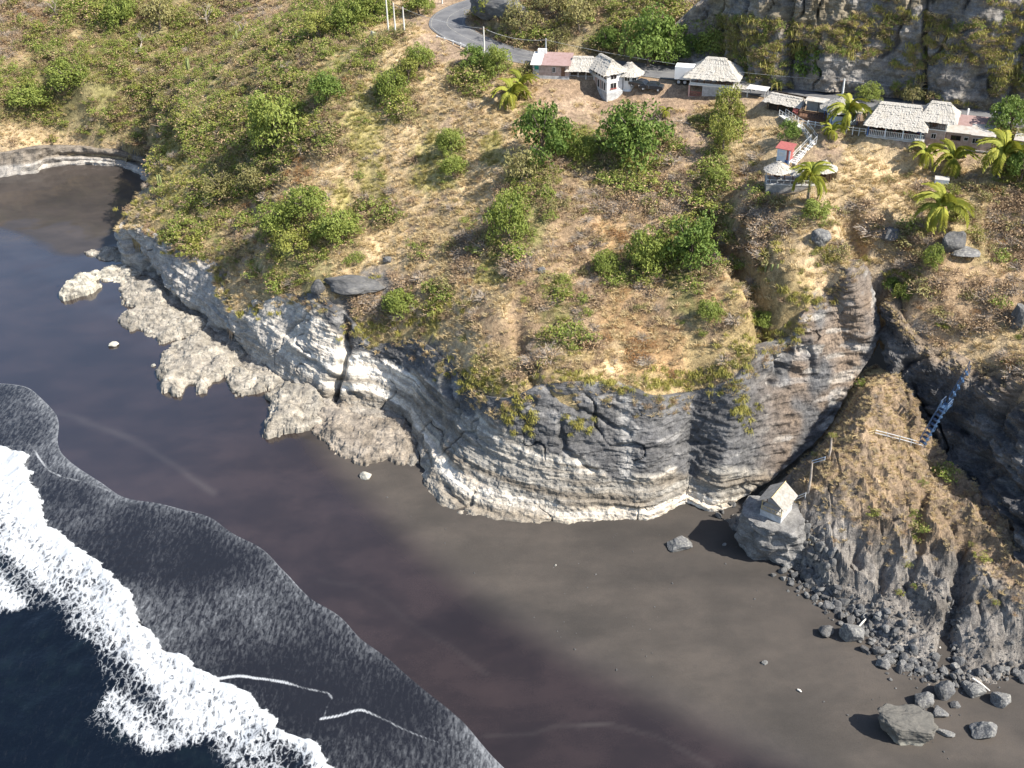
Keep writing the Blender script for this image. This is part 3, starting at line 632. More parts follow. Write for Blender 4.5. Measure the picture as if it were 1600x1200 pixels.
def mat_sea():
    t = NT('sea_water'); p = t.pos(); bk_ = t.attr('breaker'); sw_ = t.attr('swash'); ln = t.attr('line'); dp = t.attr('deep')
    wv = t.n('TexNoise'); wv.inputs['Scale'].default_value = .9; wv.inputs['Detail'].default_value = 4; t.l(p, wv.inputs['Vector'])
    mp = t.n('Mapping'); mp.inputs['Rotation'].default_value = (0, 0, math.radians(44)); mp.inputs['Scale'].default_value = (1.25, .62, 1); t.l(p, mp.inputs['Vector'])
    vm = t.n('VectorMath', operation='SCALE'); vm.inputs['Scale'].default_value = 1.5; t.l(wv.outputs['Color'], vm.inputs[0])
    va = t.n('VectorMath', operation='ADD'); t.l(mp.outputs[0], va.inputs[0]); t.l(vm.outputs[0], va.inputs[1])
    def vor(scale):
        v = t.n('TexVoronoi', feature='DISTANCE_TO_EDGE'); v.inputs['Scale'].default_value = scale; t.l(va.outputs[0], v.inputs['Vector']); return v.outputs['Distance']
    e1 = t.rng(vor(1.0), 0, .30, 1, 0, False); e2 = t.rng(vor(2.7), 0, .35, 1, 0, False); nf = t.noise(p, 5.5, 5, .7)
    lace = t.math('ADD', t.math('MULTIPLY', e1, .34), t.math('ADD', t.math('MULTIPLY', e2, .22), t.math('MULTIPLY', t.math('ADD', nf, t.noise(va.outputs[0], 1.3, 6, .7)), .42)))      # about 0..1.15
    f1 = t.rng(t.math('ADD', lace, t.math('MULTIPLY', bk_, 1.15)), 1.10, 1.66)
    f1 = t.math('MULTIPLY', f1, t.rng(bk_, .02, .22))
    mq = t.n('Mapping'); mq.inputs['Rotation'].default_value = (0, 0, math.radians(-44)); mq.inputs['Scale'].default_value = (2.6, .75, 1); t.l(p, mq.inputs['Vector'])
    vb2 = t.n('VectorMath', operation='ADD'); t.l(mq.outputs[0], vb2.inputs[0]); t.l(vm.outputs[0], vb2.inputs[1])
    st = t.noise(vb2.outputs[0], .95, 6, .66); fl = t.noise(va.outputs[0], 2.0, 4, .62)
    fine = t.math('ADD', t.math('MULTIPLY', st, .75), t.math('MULTIPLY', fl, .40))
    f2 = t.rng(t.math('ADD', fine, t.math('MULTIPLY', sw_, .40)), .58, 1.0); f2 = t.math('MULTIPLY', f2, t.rng(sw_, .0, .6, .03, .46, False))
    f3 = t.math('MULTIPLY', t.rng(t.math('ADD', ln, t.math('MULTIPLY', t.noise(p, 2.2, 5, .7), .7)), .62, 1.25), .8)
    fo = t.math('MAXIMUM', t.math('MAXIMUM', f1, f2), f3, True)
    water = t.mix(dp, (.012, .012, .0145), (.0015, .003, .006))
    murk = t.rng(t.noise(p, .25, 5, .6), .5, .75); water = t.mix(t.math('MULTIPLY', murk, t.math('MULTIPLY', dp, .5)), water, (.006, .012, .014))
    t.base(t.mix(fo, water, (.50, .52, .54)))
    t.rough(t.rng(fo, 0, .6, .08, .8), .46)
    h = t.math('ADD', t.math('MULTIPLY', t.noise(p, 2.2, 5, .6), .5), t.math('MULTIPLY', fo, .5)); t.bump(h, .55, .18); return t.m
me = mesh_np('sea', np.stack([X, Y, Z], -1).reshape(-1, 3), grid_faces(*X.shape), [mat_sea()], True)
vflt(me, 'breaker', brk); vflt(me, 'swash', swl); vflt(me, 'line', np.maximum(lines, rim*(.30+.30*np.clip(noise(SA*.15, 5, 0, 3)+.2, 0, 1)))); vflt(me, 'deep', sstep(-4, 8, pf))
tag(obj('sea', me), 'dark sea with a white breaking wave and foam running up the sand', kind='structure')
# ------------------------------------------------------------------ plants: one prototype of each kind
LG = mat_leaf('leaf_green', (.130,.175,.034), (.310,.360,.090)); LD = mat_leaf('leaf_dark_green', (.075,.130,.026), (.195,.270,.062)); LY = mat_leaf('leaf_yellow_green', (.160,.185,.036), (.340,.350,.090))
LO = mat_leaf('leaf_olive', (.170,.165,.066), (.350,.320,.135)); LDRY = mat_leaf('leaf_dry', (.290,.200,.118), (.500,.370,.225), .1); LOR = mat_leaf('leaf_orange', (.230,.115,.040), (.360,.205,.080), .15)
LGR = mat_leaf('grass_dry', (.400,.310,.170), (.660,.540,.320), .2); LGY = mat_leaf('grass_yellow_green', (.270,.250,.090), (.430,.385,.150), .25)
LSU = mat_leaf('succulent_leaf', (.180,.185,.045), (.430,.385,.110), .15); LPM = mat_leaf('palm_leaf', (.120,.165,.022), (.400,.390,.060), .25)
MTW = mat_simple('dry_twig', (.32,.235,.16), .9, .1, .3, 2.0); MTG = mat_simple('grey_twig', (.36,.31,.26), .9, .1, .25, 2.0); MTK = mat_simple('tree_bark', (.155,.125,.10), .9, .1, .3, 3.0, .5); MPT = mat_simple('palm_trunk_bark', (.26,.215,.17), .9, .1, .25, 5.0, .5)
class Geo:
    def __init__(s): s.V, s.F, s.m, s.a, s.n = [], [], [], [], 0
    def add(s, V, Fc, mi=0, a=None):
        V = np.asarray(V, float).reshape(-1, 3); s.V.append(V); s.F.append(np.asarray(Fc, int)+s.n); s.m.append(np.full(len(Fc), mi)); s.a.append(np.full(len(V), .5) if a is None else np.asarray(a, float)); s.n += len(V)
    def mesh(s, name, mats, smooth=False):
        me = mesh_np(name, np.concatenate(s.V), np.concatenate(s.F), mats, smooth, np.concatenate(s.m)); vflt(me, 'lv', np.concatenate(s.a)); return me
def leaves(g, C, D, size, mi, r, asp=.55, spread=.7, lv=None):
    n = len(C); D = D/(np.linalg.norm(D, axis=1, keepdims=True)+1e-9)
    N = D+spread*r.normal(size=(n, 3)); N /= np.linalg.norm(N, axis=1, keepdims=True)
    T = np.cross(N, r.normal(size=(n, 3))); T /= np.linalg.norm(T, axis=1, keepdims=True); B = np.cross(N, T)
    L = (size*(.7+.6*r.random(n)))[:, None]; Wd = L*asp
    V = np.stack([C-T*L*.5, C-B*Wd*.5+T*L*.08+N*L*.08, C+T*L*.5, C+B*Wd*.5+T*L*.08+N*L*.08], 1)
    a = np.repeat(np.clip((r.random(n) if lv is None else lv), 0, 1), 4)
    g.add(V.reshape(-1, 3), np.arange(4*n).reshape(-1, 4), mi, a)
def strips(g, P0, P1, P2, w0, w2, mi, r, lv=None):          # tapered bent strips, two quads each
    n = len(P0); d = P2-P0; s = np.cross(d, r.normal(size=(n, 3))); s /= np.linalg.norm(s, axis=1, keepdims=True)+1e-9
    V = np.stack([P0-s*w0, P0+s*w0, P1-s*(w0+w2)*.5, P1+s*(w0+w2)*.5, P2-s*w2, P2+s*w2], 1)
    F0 = np.array([[0, 1, 3, 2], [2, 3, 5, 4]]); Fc = (np.arange(n)[:, None, None]*6+F0).reshape(-1, 4)
    g.add(V.reshape(-1, 3), Fc, mi, np.repeat(r.random(n) if lv is None else lv, 6))
def sph(n, r, up=-.2):
    v = r.normal(size=(n*3, 3)); v /= np.linalg.norm(v, axis=1, keepdims=True); v = v[v[:, 2] > up][:n]; return v
def blob_crown(g, seed, nb, nl, size, flat=.8, mi=0, rad=1.0, upb=-.15, bl=(.18, .38)):
    r = np.random.default_rng(seed)
    dirs = sph(nb, r, upb); rr = r.uniform(.25, .98, len(dirs))**.7; rr[::7] *= 1.18
    for d, q in zip(dirs, rr):
        c = d*q*np.array([1, 1, flat])*rad; br = r.uniform(*bl)*rad; dd = sph(nl, r, -.55)
        C = c+dd*br*np.array([1, 1, .8])*(.75+.35*r.random((len(dd), 1)))
        leaves(g, C, dd+.35*d, size*rad, mi, r, lv=r.random()*.5+.5*r.random(len(dd)))
def twigs(g, seed, n, mi, L=1.0, w=.02, up=.0, bend=.2):
    r = np.random.default_rng(seed); d = sph(n, r, up); n = len(d); l = L*r.uniform(.55, 1.05, (n, 1))
    P0 = r.normal(0, .10, (n, 3))*[1, 1, 0]; P2 = P0+d*l; P1 = (P0+P2)*.5+r.normal(0, bend*.5, (n, 3))*l*.5
    P2[:, 2] = np.maximum(P2[:, 2], .03); P1[:, 2] = np.maximum(P1[:, 2], .02); strips(g, P0, P1, P2, w, w*.35, mi, r)
def m_bush(name, seed, leafm, nb=19, nl=24, size=.15, flat=.7, mats=None):
    g = Geo(); r = np.random.default_rng(seed)
    for d in sph(nb, r, -.05):
        c = d*r.uniform(.2, 1.0)*np.array([1, 1, flat])+np.array([0, 0, .22]); br = r.uniform(.16, .36); dd = sph(nl, r, -.6)
        leaves(g, c+dd*br*(.7+.4*r.random((len(dd), 1))), dd+.3*d, size, 0, r, lv=r.random()*.5+.5*r.random(len(dd)))
    d = sph(70, r, -.1); leaves(g, d*r.uniform(.5, 1.15, (len(d), 1))*[1, 1, flat]+[0, 0, .2], d, size, 2, r, .5, 1.2)
    twigs(g, seed+1, 34, 1, 1.15, .024); return g.mesh(name, [leafm, MTW, LDRY])
def m_dry(name, seed, leafm, tw, n=110, nl=130, spread=1.0):
    g = Geo(); r = np.random.default_rng(seed); twigs(g, seed, n, 1, 1.0, .022, .02, .35)
    d = sph(nl, r, .0); C = d*r.uniform(.45, 1.0, (len(d), 1))*[1, 1, .85]; C[:, 2] = np.maximum(C[:, 2], .04); leaves(g, C, d, .15, 0, r, .5, 1.2); return g.mesh(name, [leafm, tw])
def m_grass(name, seed, leafm, n=26, h=1.0):
    g = Geo(); r = np.random.default_rng(seed); a = r.uniform(0, 6.283, n); rad = r.uniform(0, .35, n); P0 = np.stack([np.cos(a)*rad, np.sin(a)*rad, np.zeros(n)-.05], 1)
    b = a+r.normal(0, .6, n); o = r.uniform(.25, .95, n); hh = h*r.uniform(.5, 1.0, n); D = np.stack([np.cos(b)*o, np.sin(b)*o, hh], 1)
    P1 = P0+D*[.4, .4, .62]; P2 = P0+D*[1, 1, .85]; strips(g, P0, P1, P2, .045, .012, 0, r); return g.mesh(name, [leafm])
def m_succ(name, seed, n=34):
    g = Geo(); r = np.random.default_rng(seed)
    a = r.uniform(0, 6.283, n); o = r.uniform(.35, 1.0, n); base = np.stack([r.normal(0, .28, n), r.normal(0, .28, n), np.zeros(n)], 1)
    up = r.uniform(.35, .9, n); D = np.stack([np.cos(a)*o, np.sin(a)*o, np.zeros(n)], 1)
    P1 = base+D*.55+np.stack([0*up, 0*up, up], 1); P2 = base+D*1.0+np.stack([0*up, 0*up, up*r.uniform(-.5, .7, n)], 1)
    strips(g, base, P1, P2, .065, .02, 0, r); return g.mesh(name, [LSU])
def m_crown(name, seed, leafm, nb=52, nl=64, size=.115, flat=.8):
    g = Geo(); blob_crown(g, seed, nb, nl, size, flat, upb=-.55); return g.mesh(name, [leafm])
def tube(g, pts, rad, ns=7, mi=0):
    pts = np.asarray(pts, float); n = len(pts); tg = np.gradient(pts, axis=0); tg /= np.linalg.norm(tg, axis=1, keepdims=True)+1e-9
    ref = np.where(np.abs(tg[:, 2:]) > .9, [[1., 0, 0]], [[0, 0, 1.]]); s = np.cross(tg, ref); s /= np.linalg.norm(s, axis=1, keepdims=True); b = np.cross(tg, s)
    an = np.arange(ns)*2*math.pi/ns; rad = np.broadcast_to(np.asarray(rad, float), (n,))
    V = pts[:, None]+rad[:, None, None]*(s[:, None]*np.cos(an)[None, :, None]+b[:, None]*np.sin(an)[None, :, None])
    i = np.arange(n-1)[:, None]*ns; j = np.arange(ns)[None]; k = (j+1) % ns
    g.add(V.reshape(-1, 3), np.stack([i+j, i+k, i+ns+k, i+ns+j], -1).reshape(-1, 4), mi)
def m_trunk(name, seed, hgt=1.0, limbs=6, mat=None, r0=.07):
    g = Geo(); r = np.random.default_rng(seed); top = np.array([r.normal(0, .06), r.normal(0, .06), hgt*.6])
    tube(g, [(0, 0, -.5), (0, 0, 0), top*.5+[.03, 0, 0], top], [r0*1.4, r0*1.15, r0*.85, r0*.6])
    for k in range(limbs):
        a = 6.283*k/limbs+r.normal(0, .3); e = top+np.array([math.cos(a)*.6, math.sin(a)*.6, hgt*r.uniform(.25, .6)])
        b0 = top*r.uniform(.55, 1.0); tube(g, [b0, (b0+e)*.5+[0, 0, .08], e], [r0*.5, r0*.32, r0*.12], 5)
    return g.mesh(name, [mat or MTK], True)
def m_bare(name, seed, r0=.035):
    g = Geo(); r = np.random.default_rng(seed)
    def br(p, d, L, w, k):
        e = p+d*L; tube(g, [p, (p+e)/2+r.normal(0, .05, 3)*L, e], [w, w*.8, w*.55], 4)
        if k == 0: return
        for _ in range(3 if k > 1 else 4):
            q = d+r.normal(0, .55, 3); q[2] = max(q[2], .05); q /= np.linalg.norm(q); br(e if r.random() < .6 else (p+e)/2, q, L*r.uniform(.55, .8), w*.55, k-1)
    br(np.array([0., 0, -.2]), np.array([.05, .05, 1.0]), .5, r0, 3); return g.mesh(name, [MTG])
def m_frond(name, seed):
    g = Geo(); r = np.random.default_rng(seed); n = 26
    t = np.linspace(0, 1, 12); R_ = np.stack([t*.92, 0*t, .42*np.sin(t*2.0)-.62*t**2.4], 1); tube(g, R_, np.linspace(.022, .006, 12), 4)
    for s in (-1, 1):
        tt_ = np.linspace(.12, .99, n); P = np.stack([np.interp(tt_, t, R_[:, k]) for k in range(3)], 1)
        L = .34*np.sin(np.clip(tt_*1.25+.25, 0, 3))**.6*(1-.45*tt_); D = np.stack([.55+0*L, s*(.8+0*L), -.42+0*L], 1)+r.normal(0, .06, (n, 3)); D /= np.linalg.norm(D, axis=1, keepdims=True)
        E = P+D*L[:, None]; E[:, 2] -= .10*L; sd = np.array([1., 0, .1])*.032
        V = np.stack([P-sd, P+sd, (P+E)/2+sd*1.1+[0, 0, .02], (P+E)/2-sd*1.1+[0, 0, .02]], 1); g.add(V.reshape(-1, 3), np.arange(4*n).reshape(-1, 4), 0, np.repeat(r.random(n)*.6+.4*tt_, 4))
        V = np.stack([(P+E)/2-sd*1.1+[0, 0, .02], (P+E)/2+sd*1.1+[0, 0, .02], E+sd*.25, E-sd*.25], 1); g.add(V.reshape(-1, 3), np.arange(4*n).reshape(-1, 4), 0, np.repeat(r.random(n)*.6+.4*tt_, 4))
    return g.mesh(name, [LPM])
GB = [m_bush('green_shrub', 100+i, LG) for i in range(4)]+[m_bush('green_shrub', 110+i, LY) for i in range(2)]
OB = [m_bush('olive_shrub', 120+i, LO, nb=17, nl=20) for i in range(3)]
DB = [m_dry('dry_shrub', 130+i, LDRY, MTW) for i in range(3)]+[m_dry('dry_shrub', 140+i, LDRY, MTG, 150, 70) for i in range(2)]
RB = [m_dry('rust_shrub', 150+i, LOR, MTW, 60, 260) for i in range(2)]
SU = [m_succ('succulent_clump', 160+i) for i in range(3)]
GR = [m_grass('dry_grass_tuft', 170+i, LGR) for i in range(2)]; GY_ = [m_grass('green_grass_tuft', 180, LGY)]
CRG = [m_crown('crown', 200+i, LG) for i in range(3)]; CRD = [m_crown('crown', 210+i, LD) for i in range(3)]; CRO = [m_crown('crown', 220, LO, 26, 50), m_crown('crown', 221, LY, 30, 60)]
TRK = [m_trunk('trunk', 230+i) for i in range(3)]; BARE = [m_bare('bare_branches', 240+i) for i in range(3)]; FRD = [m_frond('frond', 250+i) for i in range(2)]

def ppm(P): return FPX/float(np.dot(np.asarray(P)-np.array([0, 0, CAMH]), Fw))
MARKS = [(90,60,'high on the far hillside'),(230,90,'by the cacti of the far hillside'),(60,160,'low on the far hillside'),(180,180,'above the far bay cliff'),(350,120,'along the ridge above the bay'),(300,230,'on the shoulder of the headland'),(250,310,'on the tip of the headland'),(340,340,'over the grey headland wall'),(440,210,'round the flat-topped tree'),(400,410,'above the pale cliff'),(480,350,'in the green thicket'),(545,430,'by the long dark boulder'),(470,100,'on the upper left slope'),(590,60,'beside the triple poles'),(630,130,'near the diagonal row of trees'),(560,230,'on the yellow-green streak'),(640,330,'on the tan slope'),(700,250,'round the two small slope trees'),(650,450,'near the rounded bush tree'),(740,540,'over the white cliff band'),(760,140,'below the roadside pole'),(797,340,'round the lone upright tree'),(760,430,'on the straw slope below the lone tree'),(850,220,'by the dense green tree'),(900,330,'among grey brush in mid slope'),(900,450,'in the middle of the lower slope'),(880,560,'above the grey cliff'),(990,220,'by the largest slope tree'),(1000,330,'on the brown slope above the gully trees'),(1040,400,'round the gully trees'),(1020,520,'on the rusty patch above the cliff'),(1100,570,'over the right end of the grey cliff'),(1120,230,'below the hipped house'),(1130,330,'at the head of the dark gully'),(1180,420,'inside the dark gully'),(1250,430,'on the knob between the gullies'),(1210,200,'left of the kiosk'),(1300,250,'right of the stairway'),(1320,330,'below the stone terrace'),(1400,280,'below the restaurant'),(1500,290,'among the palms'),(1420,400,'left of the angular boulder'),(1520,380,'right of the lone palm'),(1450,480,'above the ravine head'),(1560,500,'on the brown slope above the ravine wall'),(900,60,'on the bank above the road'),(820,40,'inside the road bend'),(1050,60,'above the truck'),(1300,60,'on the rock cutting'),(1500,80,'on the right of the rock cutting'),(690,20,'behind the road bend')]
def area(u, v):
    return min(MARKS, key=lambda m: (m[0]-u)**2+1.6*(m[1]-v)**2)[2]
# -- scatter
NS = 60000
ax = rng.uniform(-175, 112, NS*2); ay = rng.uniform(112, 340, NS*2); az = ground_z(ax, ay)
uu, vv = proj(np.stack([ax, ay, az], -1))
ok = in_poly(ax, ay, POLY) & (uu > -40) & (uu < 1640) & (vv > -45) & (vv < 720)
dR, _, _ = seg_dist(ax, ay, [tuple(p[:2]) for p in ROADW]); ok &= dR > 4.3
ok &= ~((sc3_ := seg_dist(ax, ay, [tuple(p[:2]) for p in RC3[:, 0]]))[2] > 0) | (sc3_[1] < 14) | (sc3_[0] > 9)
KEEP_OUT = [(833,128,905,84),(890,158,1000,84),(1070,160,1200,95),(1160,200,1360,140),(1340,228,1560,150),(1190,305,1290,215),(1000,172,1075,110),(1500,262,1545,222)]
for a, b, c, d in KEEP_OUT: ok &= ~((uu > a) & (uu < c) & (vv < b) & (vv > d))
ax, ay, az, uu, vv = [q[ok] for q in (ax, ay, az, uu, vv)]
zc = zone(uu, vv, ax, ay); pick = rng.random(len(ax)); cl = fbm(ax, ay, 0, .16, 3, 301)
# number of candidates per square metre, to turn densities into chances
CAND = 2*NS/((112+175)*(340-112))
DENS = {'G': dict(g=.50, o=.24, d=.06, gr=.5), 'o': dict(g=.17, o=.34, d=.30, r=.015, gr=1.1), 'b': dict(g=.03, o=.08, d=.72, r=.03, gr=.9), 't': dict(g=.012, d=.05, o=.015, gr=1.75), 'y': dict(g=.03, d=.03, gy=1.7), 'd': dict(d=.012, gr=.28), 's': dict(s=.16, d=.14, o=.03, gr=1.1), 'r': dict(s=.05, d=.02, gr=.25), 'O': dict(r=.16, d=.06, o=.02, gr=1.4), '.': dict(s=.10, gr=.5)}
SPEC = {k: [] for k in 'g o d r s gr gy'.split()}
for i in range(len(ax)):
    q = pick[i]*CAND; 
    for sp, dn in DENS[zc[i]].items():
        f = dn*(1+.9*cl[i] if sp in 'godr' else 1)
        if q < f: SPEC[sp].append(i); break
        q -= f
def gn_scatter(name, me, P, rz, sc, label, cat):
    pm = bpy.data.meshes.new(name); pm.vertices.add(len(P)); pm.vertices.foreach_set('co', np.asarray(P, np.float32).ravel())
    a = pm.attributes.new('rot', 'FLOAT_VECTOR', 'POINT'); a.data.foreach_set('vector', np.stack([rng.normal(0, .12, len(P)), rng.normal(0, .12, len(P)), rz], 1).astype(np.float32).ravel())
    a = pm.attributes.new('scl', 'FLOAT_VECTOR', 'POINT'); a.data.foreach_set('vector', np.asarray(sc, np.float32).ravel())
    po = bpy.data.objects.new(name+'_source', me)
    ng = bpy.data.node_groups.new(name, 'GeometryNodeTree')
    ng.interface.new_socket('Geometry', in_out='INPUT', socket_type='NodeSocketGeometry'); ng.interface.new_socket('Geometry', in_out='OUTPUT', socket_type='NodeSocketGeometry')
    N = ng.nodes; gi = N.new('NodeGroupInput'); go = N.new('NodeGroupOutput'); oi = N.new('GeometryNodeObjectInfo'); oi.inputs['Object'].default_value = po
    ip = N.new('GeometryNodeInstanceOnPoints'); na = N.new('GeometryNodeInputNamedAttribute'); na.data_type = 'FLOAT_VECTOR'; na.inputs['Name'].default_value = 'rot'
    nb = N.new('GeometryNodeInputNamedAttribute'); nb.data_type = 'FLOAT_VECTOR'; nb.inputs['Name'].default_value = 'scl'
    L = ng.links.new; L(gi.outputs[0], ip.inputs['Points']); L(oi.outputs['Geometry'], ip.inputs['Instance']); L(na.outputs[0], ip.inputs['Rotation']); L(nb.outputs[0], ip.inputs['Scale']); L(ip.outputs[0], go.inputs[0])
    o = obj(name, pm); md = o.modifiers.new('scatter', 'NODES'); md.node_group = ng; tag(o, label, cat, kind='stuff'); return o
def sizes(idx, lo, hi): return rng.uniform(0, 1, len(idx))**1.6*(hi-lo)+lo
def place_kind(idx, protos, lo, hi, name, label, cat, group, stuff, maxn=290, zs=.8):
    idx = np.array(idx); 
    if len(idx) == 0: return
    s = sizes(idx, lo, hi)*(1+.25*cl[idx]); P = np.stack([ax[idx], ay[idx], az[idx]-.06], 1)
    app = s*FPX/((P-np.array([0, 0, CAMH]))@Fw); inside = (uu[idx] > 0) & (uu[idx] < 1600) & (vv[idx] > 0); app = np.where(inside, app, 0)
    od = np.argsort(-app); big, rest = od[:maxn], od[maxn:]
    for k in big:
        o = bpy.data.objects.new(name, protos[int(rng.integers(len(protos)))]); o.location = P[k]; o.rotation_euler = (rng.normal(0, .08), rng.normal(0, .08), rng.uniform(0, 6.28)); sz = s[k]; o.scale = (sz*rng.uniform(.85, 1.25), sz*rng.uniform(.85, 1.25), sz*zs*rng.uniform(.8, 1.2)); link(o)
        tag(o, ('spreading ' if app[k] > np.quantile(app[big], .72) else ('' if app[k] > np.quantile(app[big], .35) else 'low '))+label+' '+area(uu[idx[k]], vv[idx[k]]), cat, group)
    if len(rest):
        pr = rng.integers(len(protos), size=len(rest))
        for q in range(len(protos)):
            k = rest[pr == q]
            if len(k): gn_scatter(stuff, protos[q], P[k], rng.uniform(0, 6.28, len(k)), np.stack([s[k], s[k], s[k]*zs], 1), stuff.replace('_', ' ')+' spread over the whole hillside', cat)
place_kind(SPEC['g'], GB, .75, 2.8, 'green_shrub', 'leafy green shrub', 'shrub', 'green shrubs of the hillside', 'green_undergrowth')
place_kind(SPEC['o'], OB, .7, 2.3, 'olive_shrub', 'dull olive shrub', 'shrub', 'olive shrubs of the hillside', 'olive_undergrowth')
place_kind(SPEC['d'], DB, .7, 2.1, 'dry_shrub', 'leafless brown dry shrub', 'shrub', 'dry shrubs of the hillside', 'dry_undergrowth')
place_kind(SPEC['r'], RB, .6, 1.7, 'rust_shrub', 'rust coloured withered shrub', 'shrub', 'rust shrubs of the hillside', 'rust_undergrowth')
place_kind(SPEC['s'], SU, .5, 1.1, 'succulent_clump', 'yellow-green strap-leaved succulent', 'succulent', 'succulents of the cliff edge', 'succulent_cover')
for nm, sp, pr, lb in (('dry_grass', 'gr', GR, 'tan dry grass over the hillside'), ('green_grass', 'gy', GY_, 'yellow-green grass streaks on the open slope')):
    idx = np.array(SPEC[sp]); h = rng.integers(len(pr), size=len(idx))
    for q in range(len(pr)):
        k = idx[h == q]; s = rng.uniform(.45, 1.15, len(k)); gn_scatter(nm, pr[q], np.stack([ax[k], ay[k], az[k]], 1), rng.uniform(0, 6.28, len(k)), np.stack([s, s, s*.75], 1), lb, 'grass')
# -- succulents and grass hanging on the cliff lip and the rock faces
def on_wall(P, n, pred):
    ns, nt = P.shape[:2]; out = []
    i = rng.integers(1, ns-1, n*6); j = rng.integers(1, nt-3, n*6); Q = P[i, j]; u, v = proj(Q); k = pred(u, v, j/nt)
    return Q[k][:n], u[k][:n], v[k][:n]
LIPS = [(300,388,40,14),(345,440,16,40),(390,490,30,12),(580,520,45,18),(640,500,40,18),(680,480,40,20),(745,595,45,22),(800,640,25,30),(830,665,12,22),(770,600,40,20),(880,590,40,12),(1010,605,50,14),(1070,595,45,18),(1120,590,35,22),(1160,640,20,35),(1155,560,30,25),(1230,520,35,14),(1255,465,35,16),(230,330,40,22),(260,370,40,10),(1300,400,30,25),(930,595,40,10),(905,665,30,14)]
LU, LV = [], []
for u0, v0, ru, rv in LIPS:
    n = int(ru*rv/26); LU.append(rng.normal(u0, ru*.55, n)); LV.append(rng.normal(v0, rv*.5, n))
LU = np.concatenate(LU); LV = np.concatenate(LV)
allw = PC1.reshape(-1, 3); uw, vw = proj(allw); 
cell = {}
dcam = np.linalg.norm(allw-np.array([0, 0, CAMH]), axis=1)
for k in np.argsort(-dcam): cell[(int(uw[k]//4), int(vw[k]//4))] = k
PT = []
for u, v in zip(LU, LV):
    p = on_hill(u, v); k = cell.get((int(u//4), int(v//4)))
    if k is not None:
        d1 = np.linalg.norm(p-np.array([0, 0, CAMH]))
        up_, vp_ = proj(p)
        if abs(up_-u)+abs(vp_-v) > 3 or dcam[k] < d1: p = allw[k]
    PT.append(p)
PT = np.array(PT); sz = rng.uniform(.4, .95, len(PT)); big = np.argsort(-sz)[:120]; rest = np.argsort(-sz)[120:]
for k in big:
    o = bpy.data.objects.new('succulent_clump', SU[k % 3]); o.location = PT[k]+[0, 0, -.08]; o.rotation_euler = (rng.normal(.25, .2), rng.normal(0, .2), rng.uniform(0, 6.28)); o.scale = (sz[k],)*3; link(o)
    u, v = proj(PT[k]); tag(o, 'yellow-green strap-leaved succulent hanging over the cliff edge '+area(u, v), 'succulent', 'succulents of the cliff edge')
for q in range(3):
    k = rest[rest % 3 == q]; gn_scatter('succulent_cover', SU[q], PT[k], rng.uniform(0, 6.28, len(k)), np.stack([sz[k]]*3, 1), 'succulent cover hanging over the cliff edge', 'succulent')
Q, u, v = on_wall(PC1, 1500, lambda u, v, t: (t > .84+.10*rng.random(len(t))) & (u > 180)); s = rng.uniform(.35, .9, len(Q)); hq = np.arange(len(Q))
for q, (pr, nm, lb) in enumerate(((GR[0], 'cliff_edge_grass', 'dry grass spilling over the cliff edge'), (GR[1], 'cliff_edge_grass', 'dry grass spilling over the cliff edge'), (DB[0], 'cliff_edge_brush', 'dry brush spilling over the cliff edge'), (OB[1], 'cliff_edge_brush', 'olive brush spilling over the cliff edge'))):
    k = hq[hq % 4 == q] if q < 2 else hq[(hq % 4 == q) & (hq % 3 == 0)]; gn_scatter(nm, pr, Q[k], rng.uniform(0, 6.28, len(k)), np.stack([s[k]]*3, 1), lb, 'grass' if q < 2 else 'brush')
# on the cutting behind the road
n2_ = lambda u, v: fbm(u*.012, v*.016, 0, 1.0, 3, 303)
Q, u, v = on_wall(PC3, 900, lambda u, v, t: (n2_(u, v) > .05) & (u > 1060) & (u < 1640) & (v > -40))
h = np.arange(len(Q)); s = rng.uniform(.6, 1.35, len(Q))
for q, pr, nm, lb in ((0, SU[0], 'hanging_succulents', 'yellow-green succulents hanging on the rock cutting'), (1, OB[0], 'hanging_shrubs', 'olive shrubs hanging on the rock cutting'), (2, GR[0], 'hanging_grass', 'dry grass hanging on the rock cutting'), (3, m_bush('yellow_shrub', 190, LSU), 'hanging_plants', 'yellow-green bushes hanging on the rock cutting'), (4, GB[1], 'hanging_greenery', 'green bushes hanging on the rock cutting')):
    k = h[h % 5 == q]; gn_scatter(nm, pr, Q[k], rng.uniform(0, 6.28, len(k)), np.stack([s[k]]*3, 1), lb, 'plants')
# on the ravine wall tops, on the mound
Q, u, v = on_wall(PC2, 120, lambda u, v, t: (t > .8)); s = rng.uniform(.4, .8, len(Q)); gn_scatter('ravine_grass', GR[1], Q, rng.uniform(0, 6.28, len(Q)), np.stack([s]*3, 1), 'dry grass on the ravine wall', 'grass')
mxx = rng.uniform(28, 73, 16000); myy = rng.uniform(90, 150, 16000); mi_ = in_poly(mxx, myy, MPOLY); mxx, myy = mxx[mi_], myy[mi_]; mzz = mound_z(mxx, myy); mu, mv = proj(np.stack([mxx, myy, mzz], -1)); mn = fbm(mxx, myy, 0, .25, 3, 305)
kk = (mzz > 3.5+2.5*mn) & (rng.random(len(mzz)) < np.clip(.06+.06*(mzz-4), 0, .55)); k = np.nonzero(kk)[0]; s = rng.uniform(.3, .7, len(k)); gn_scatter('mound_grass', GR[0], np.stack([mxx[k], myy[k], mzz[k]], 1), rng.uniform(0, 6.28, len(k)), np.stack([s, s, s*.7], 1), 'tan dry grass covering the debris mound', 'grass')
kk = (mzz > 5) & (rng.random(len(mzz)) < .03+.03*(mn > .1)); k = np.nonzero(kk)[0]
